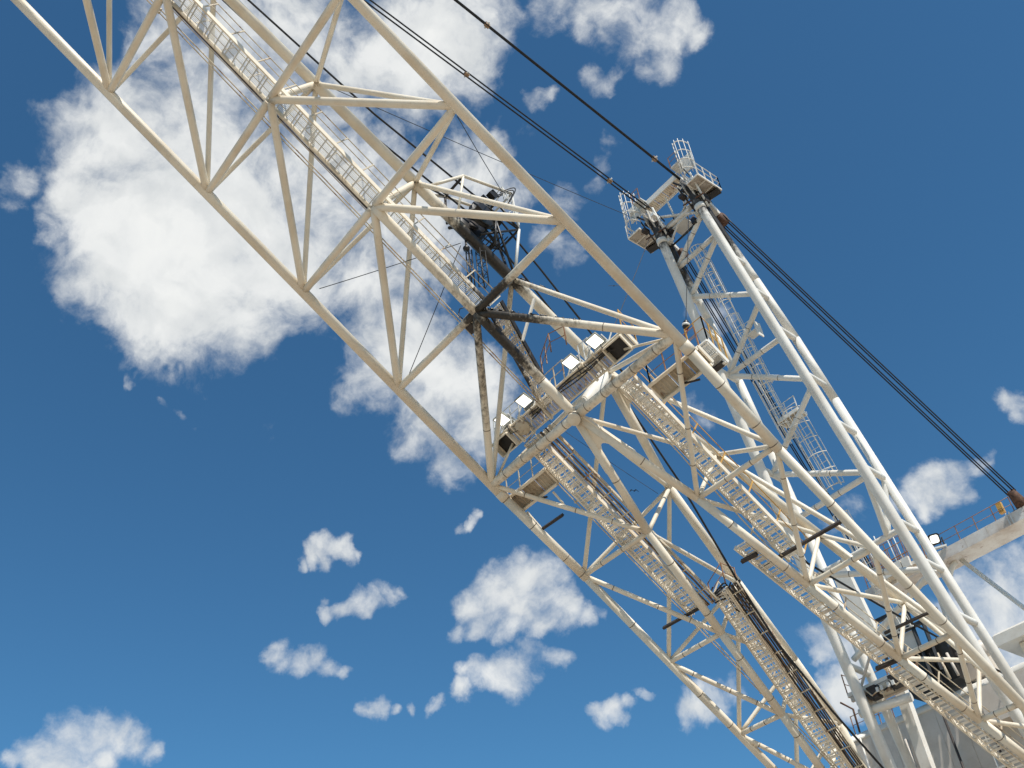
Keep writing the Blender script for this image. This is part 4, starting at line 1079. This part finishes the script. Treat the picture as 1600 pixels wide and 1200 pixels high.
# penthouse at the right
ph = thing('penthouse', V(3.5, 58, 21.1), 'beige roof cabin with a thick white slab roof at the right edge', 'cabin')
mb = MB()
c = V(4.2, 58.6, 24.45); hx, hy, hz, b = 4.9, 2.9, .38, .14
ring = lambda z, q: [c + V(-hx + q, -hy + q, z), c + V(hx - q, -hy + q, z), c + V(hx - q, hy - q, z), c + V(-hx + q, hy - q, z)]
vs = ring(-hz, 0) + ring(hz - b, 0) + ring(hz, b)
mb.add(vs, [[3, 2, 1, 0], [8, 9, 10, 11]] + [[i, (i + 1) % 4, 4 + (i + 1) % 4, 4 + i] for i in range(4)] + [[4 + i, 4 + (i + 1) % 4, 8 + (i + 1) % 4, 8 + i] for i in range(4)])
mb.build('roof', 'white', ph)
MB().box(V(4.4, 58.6, 22.6), XV * 4.1, V(0, 2.2, 0), ZV * 1.45).build('wall', 'wall', ph)
for i in range(6):
    MB().box(V(.3 + .68 + 1.36 * i, 56.38, 22.6), XV * .66, V(0, .02, 0), ZV * 1.38).build('wall_panel', 'rail' if 0 else 'cream', ph)
MB().box(V(.15, 57.6, 22.9), XV * .14, V(0, .5, 0), ZV * .5).build('duct', 'dark', ph)
# hoist cabin: black framed white panels over a dark machinery hall
hc = thing('hoist_cabin', V(-3.3, 50.6, 21.2), 'black framed cabin with white panels behind the right boom leg', 'cabin')
def pt(x, z, y=50.5): return V(x, y, z)
for (x0, x1, z0, z1) in ((-4.35, -3.5, 25.0, 25.75), (-3.4, -2.5, 25.0, 25.75), (-4.35, -3.5, 23.8, 24.7), (-3.35, -2.3, 23.6, 24.7)):
    MB().box(V((x0 + x1) / 2, 50.45, (z0 + z1) / 2), XV * (x1 - x0) / 2, V(0, .04, 0), ZV * (z1 - z0) / 2).build('panel', 'white', hc)
for z in (26.0, 24.85, 23.5): MB().bar(pt(-4.55, z, 50.3), pt(-1.7, z - .05, 50.3), .22, .20).build('frame_beam', 'black', hc)
for x in (-4.5, -3.43, -2.35, -1.7): MB().bar(pt(x, 22.0, 50.34), pt(x, 26.0, 50.34), .16, .2).build('frame_post', 'black', hc)
MB().box(V(-2.5, 51.6, 22.5), XV * 1.5, V(0, 1.0, 0), ZV * 1.1).build('machinery', 'black', hc)
MB().box(V(-.3, 52.4, 22.0), XV * .7, V(0, .8, 0), ZV * .6).build('machinery', 'wall', hc)
MB().box(V(-.9, 51.4, 22.9), XV * .35, V(0, .5, 0), ZV * .3).build('machinery', 'dark', hc)
for i in range(5): MB().tube(V(-1.9 + .5 * i, 50.3, 21.4), V(-2.2 + .5 * i, 50.6, 23.2 - .2 * i), .08, seg=8).build('pipe', ('dark', 'rail', 'wall')[i % 3], hc)
MB().lathe(V(.2, 50.0, 21.9), V(1, .4, .3), [(0, 0), (.4, .02), (.45, .1), (.45, .9), (.3, 1.0), (0, 1.02)], 16).build('drum', 'wall', hc)

# gantry beam behind the mast
gb = thing('gantry_beam', V(0, 53.8, 21.1), 'white box beam of the rear gantry with rusty handrails on top', 'gantry')
MB().box(V(.3, 53.9, 29.1), XV * 6.1, V(0, .85, 0), ZV * .32).build('beam', 'beam', gb)
for x in (1.2, 2.6, 4.0): MB().box(V(x, 53.045, 29.1), XV * .02, V(0, .004, 0), ZV * .3).build('seam', 'wall', gb)
rail_run(gb, [V(-1.4, 53.2, 29.42), V(4.4, 53.2, 29.42)], ZV, m='rust_rail', every=1.15, hh=1.0)
rail_run(gb, [V(-5.6, 53.2, 29.42), V(-1.8, 53.2, 29.42)], ZV, m='rust_rail', every=.9, hh=1.0)
MB().box(V(3.7, 53.4, 30.15), XV * .15, V(0, .12, 0), ZV * .34).build('yellow_box', 'yellow_rail', gb)
for x in (3.95, 4.15): MB().bar(V(x, 52.99, 28.75), V(x, 52.99, 29.5), .06, .06).build('clip_plate', 'pale', gb)
for xa, xb in ((-1.9, -3.2), (5.9, 5.9)):
    MB().tube(V(xa, 54.2, 28.85), V(xb, 56.2, 21.3), .2, seg=12).build('leg', 'white', gb)
pts = [V(-.45 + .9 * (1 - math.cos(t)) - .5, 53.8, 27.2 + 1.5 * math.sin(t)) for t in [math.pi / 2 * j / 8 for j in range(9)]]
MB().path(pts, .17, 8).build('arch_bracket', 'white', gb)
mb = MB(); a, b_ = V(.15, 54.0, 28.8), V(4.75, 54.0, 20.0); mb.tube(a, b_, .13, seg=10); mb.build('brace', 'white', gb)
dd = (b_ - a).normalized()
for i in range(22): MB().box(a + dd * (1.2 + i * .35) + V(0, -.1, .1), XV * .03, V(0, .09, 0), ZV * .12).build('brace_step', 'pale', gb)
MB().box(V(-1.0, 53.0, 29.2), XV * .38, V(0, .12, 0), ZV * .3).build('white_box', 'white', gb)
cg = thing('gantry_catwalk', V(-2.3, 50.9, 28.3), 'railed catwalk with white boxes left of the gantry beam', 'catwalk')
deck(cg, V(-2.2, 51.0, 28.2), XV * 1.7, V(0, .5, 0), ZV, n=4, frame='white')
rail_run(cg, [V(-3.9, 50.55, 28.25), V(-.6, 50.55, 28.25)], ZV, m='rust_rail', every=.55, hh=1.5)
rail_run(cg, [V(-3.9, 51.45, 28.25), V(-.6, 51.45, 28.25)], ZV, m='rust_rail', every=.6, hh=2.4)
for x in (-1.9, -1.35): MB().box(V(x, 50.4, 28.35), XV * .24, V(0, .1, 0), ZV * .3).build('white_box', 'white', cg)
for x in (-3.3, -2.9, -2.2, -1.8): MB().tube(V(x, 51.2, 28.2), V(x - .1, 51.1, 31.2), .035, seg=6).build('cage_bar', 'pale', cg)
for z in (29.2, 30.1, 31.0): MB().tube(V(-3.4, 51.2, z), V(-1.7, 51.2, z), .03, seg=6).build('cage_hoop', 'rust_rail', cg)
fl = thing('floodlight', V(-.35, 52.9, 29.75), 'lit round-cornered floodlight in a black yoke on the gantry beam', 'floodlight')
fn = V(.42, -.80, -.42).normalized(); fx = fn.cross(ZV).normalized(); fz = fx.cross(fn)
c = V(-.30, 52.75, 30.05)
pr = []
for qx, qz in ((1, 1), (-1, 1), (-1, -1), (1, -1)):
    for j in range(4):
        t0 = {(1, 1): 0, (-1, 1): 90, (-1, -1): 180, (1, -1): 270}[(qx, qz)] + 30 * j
        pr.append(c + fx * (qx * .12 + .11 * math.cos(math.radians(t0))) + fz * (qz * .12 + .11 * math.sin(math.radians(t0))))
MB().prism(pr, fn * .05).build('lens', 'lens', fl)
MB().prism([c - fn * .2 + (p - c) * 1.4 for p in pr], fn * .32).build('housing', 'black', fl)
for sg in (-1, 1): MB().bar(c + fx * sg * .40 - fn * .1, c + fx * sg * .40 - fn * .1 - ZV * .62, .05, .12).build('yoke', 'black', fl)
MB().bar(c - fx * .5 - fn * .1 - ZV * .58, c + fx * .5 - fn * .1 - ZV * .58, .2, .1).build('yoke_base', 'pale', fl)

# platform between the mast feet
mp = thing('mast_foot_platform', V(-2.4, 45.0, 20.3), 'cluttered railed platform with lamps between the mast feet above the house front', 'platform')
deck(mp, V(-2.35, 45.3, 20.45), XV * 1.75, V(0, .7, 0), ZV, n=4, frame='white')
for y in (44.65, 45.3, 45.95): MB().bar(V(-4.0, y, 20.2), V(-.6, y, 20.2), .14, .26).build('bearer', 'wall', mp)
rail_run(mp, [V(-4.1, 44.6, 20.5), V(-4.1, 46.0, 20.5), V(-.7, 46.0, 20.5)], ZV, m='rust_rail', every=.85)
MB().tube(V(-3.7, 44.5, 19.35), V(-1.0, 44.9, 19.25), .22, seg=12).build('cross_tube', 'white', mp)
for (x, z, a, b, m) in ((-3.3, 19.95, .3, .25, 'rail'), (-2.6, 20.0, .25, .3, 'dark'), (-1.9, 19.95, .3, .2, 'rail'), (-1.3, 20.1, .25, .3, 'dark')):
    MB().box(V(x, 44.55, z), XV * a, V(0, .25, 0), ZV * b).build('equipment_box', m, mp)
for i in range(4):
    MB().path([V(-3.6 + .7 * i, 44.3, 20.2), V(-3.3 + .7 * i, 44.25, 19.8), V(-2.9 + .7 * i, 44.3, 19.95), V(-2.6 + .6 * i, 44.3, 19.6)], .045, 6).build('hose', ('cable', 'rail')[i % 2], mp)
for x in (-2.2, -1.95, -1.55, -1.3): MB().box(V(x, 44.2, 19.95), XV * .07, V(0, .04, 0), ZV * .11).build('lamp_lens', 'pale', mp)
MB().bar(V(-2.1, 44.3, 21.6), V(-3.2, 44.4, 20.4), .1, .1).build('stay', 'wall', mp)
po = MB().bar(V(-2.3, 46.6, 21.3), V(-2.4, 46.6, 5), .55, .42, V(0, 1, 0))
single('support_post', po, 'white', 'square white post in front of the house wall below the mast platform', 'post')
gp = MB().bar(V(-3.1, 46.1, 27.6), V(-2.55, 46.2, 22.4), .95, .35, V(0, 1, 0))
single('backing_plate', gp, 'white', 'broad leaning pale grey plate column between the mast feet', 'plate')

# ------------------------------------------------------------------ birds
def bird(p, span, label, fold):
    p = Vector(p); r = MB()
    f = V(-.55, .35, .6).normalized(); sdv = V(.61, .78, -.09).normalized()
    L = span * .42
    prof = [(0, -L * .5), (L * .07, -L * .42), (L * .13, -L * .1), (L * .12, L * .15), (L * .07, L * .32), (L * .07, L * .4), (.0, L * .5)]
    r.lathe(p, f, prof, 8)
    for sg in (-1, 1):
        a0 = p + f * L * .2; a1 = p - f * L * .18
        w1 = p + sdv * sg * span * .26 + ZV * fold * span * .22 + f * L * .22
        w2 = p + sdv * sg * span * .5 - ZV * fold * span * .1 - f * L * .15
        w3 = p + sdv * sg * span * .24 + ZV * fold * span * .16 - f * L * .2
        th = ZV * .012
        r.add([a0 + th, w1 + th, w2 + th, w3 + th, a1 + th, a0 - th, w1 - th, w2 - th, w3 - th, a1 - th],
              [[0, 1, 3, 4], [1, 2, 3], [5, 9, 8, 6], [6, 8, 7], [0, 5, 6, 1], [1, 6, 7, 2], [2, 7, 8, 3], [3, 8, 9, 4]])
    r.add([p - f * L * .4 + sdv * L * .03, p - f * L * .4 - sdv * L * .03, p - f * L * .75 - sdv * L * .12, p - f * L * .75 + sdv * L * .12] +
          [p - f * L * .4 + sdv * L * .03 - ZV * .01, p - f * L * .4 - sdv * L * .03 - ZV * .01, p - f * L * .75 - sdv * L * .12 - ZV * .01, p - f * L * .75 + sdv * L * .12 - ZV * .01],
          [[0, 1, 2, 3], [7, 6, 5, 4], [0, 4, 5, 1], [1, 5, 6, 2], [2, 6, 7, 3], [3, 7, 4, 0]])
    single('bird', r, 'bird', label, 'bird', org=p)
bird(V(.02, 28.3, 37.28), .58, 'dark bird with level spread wings crossing the thin line above the floodlights', .1)
bird(V(0, 26.66, 24.25), .38, 'dark bird with bent wings flying between the two boom legs', .9)
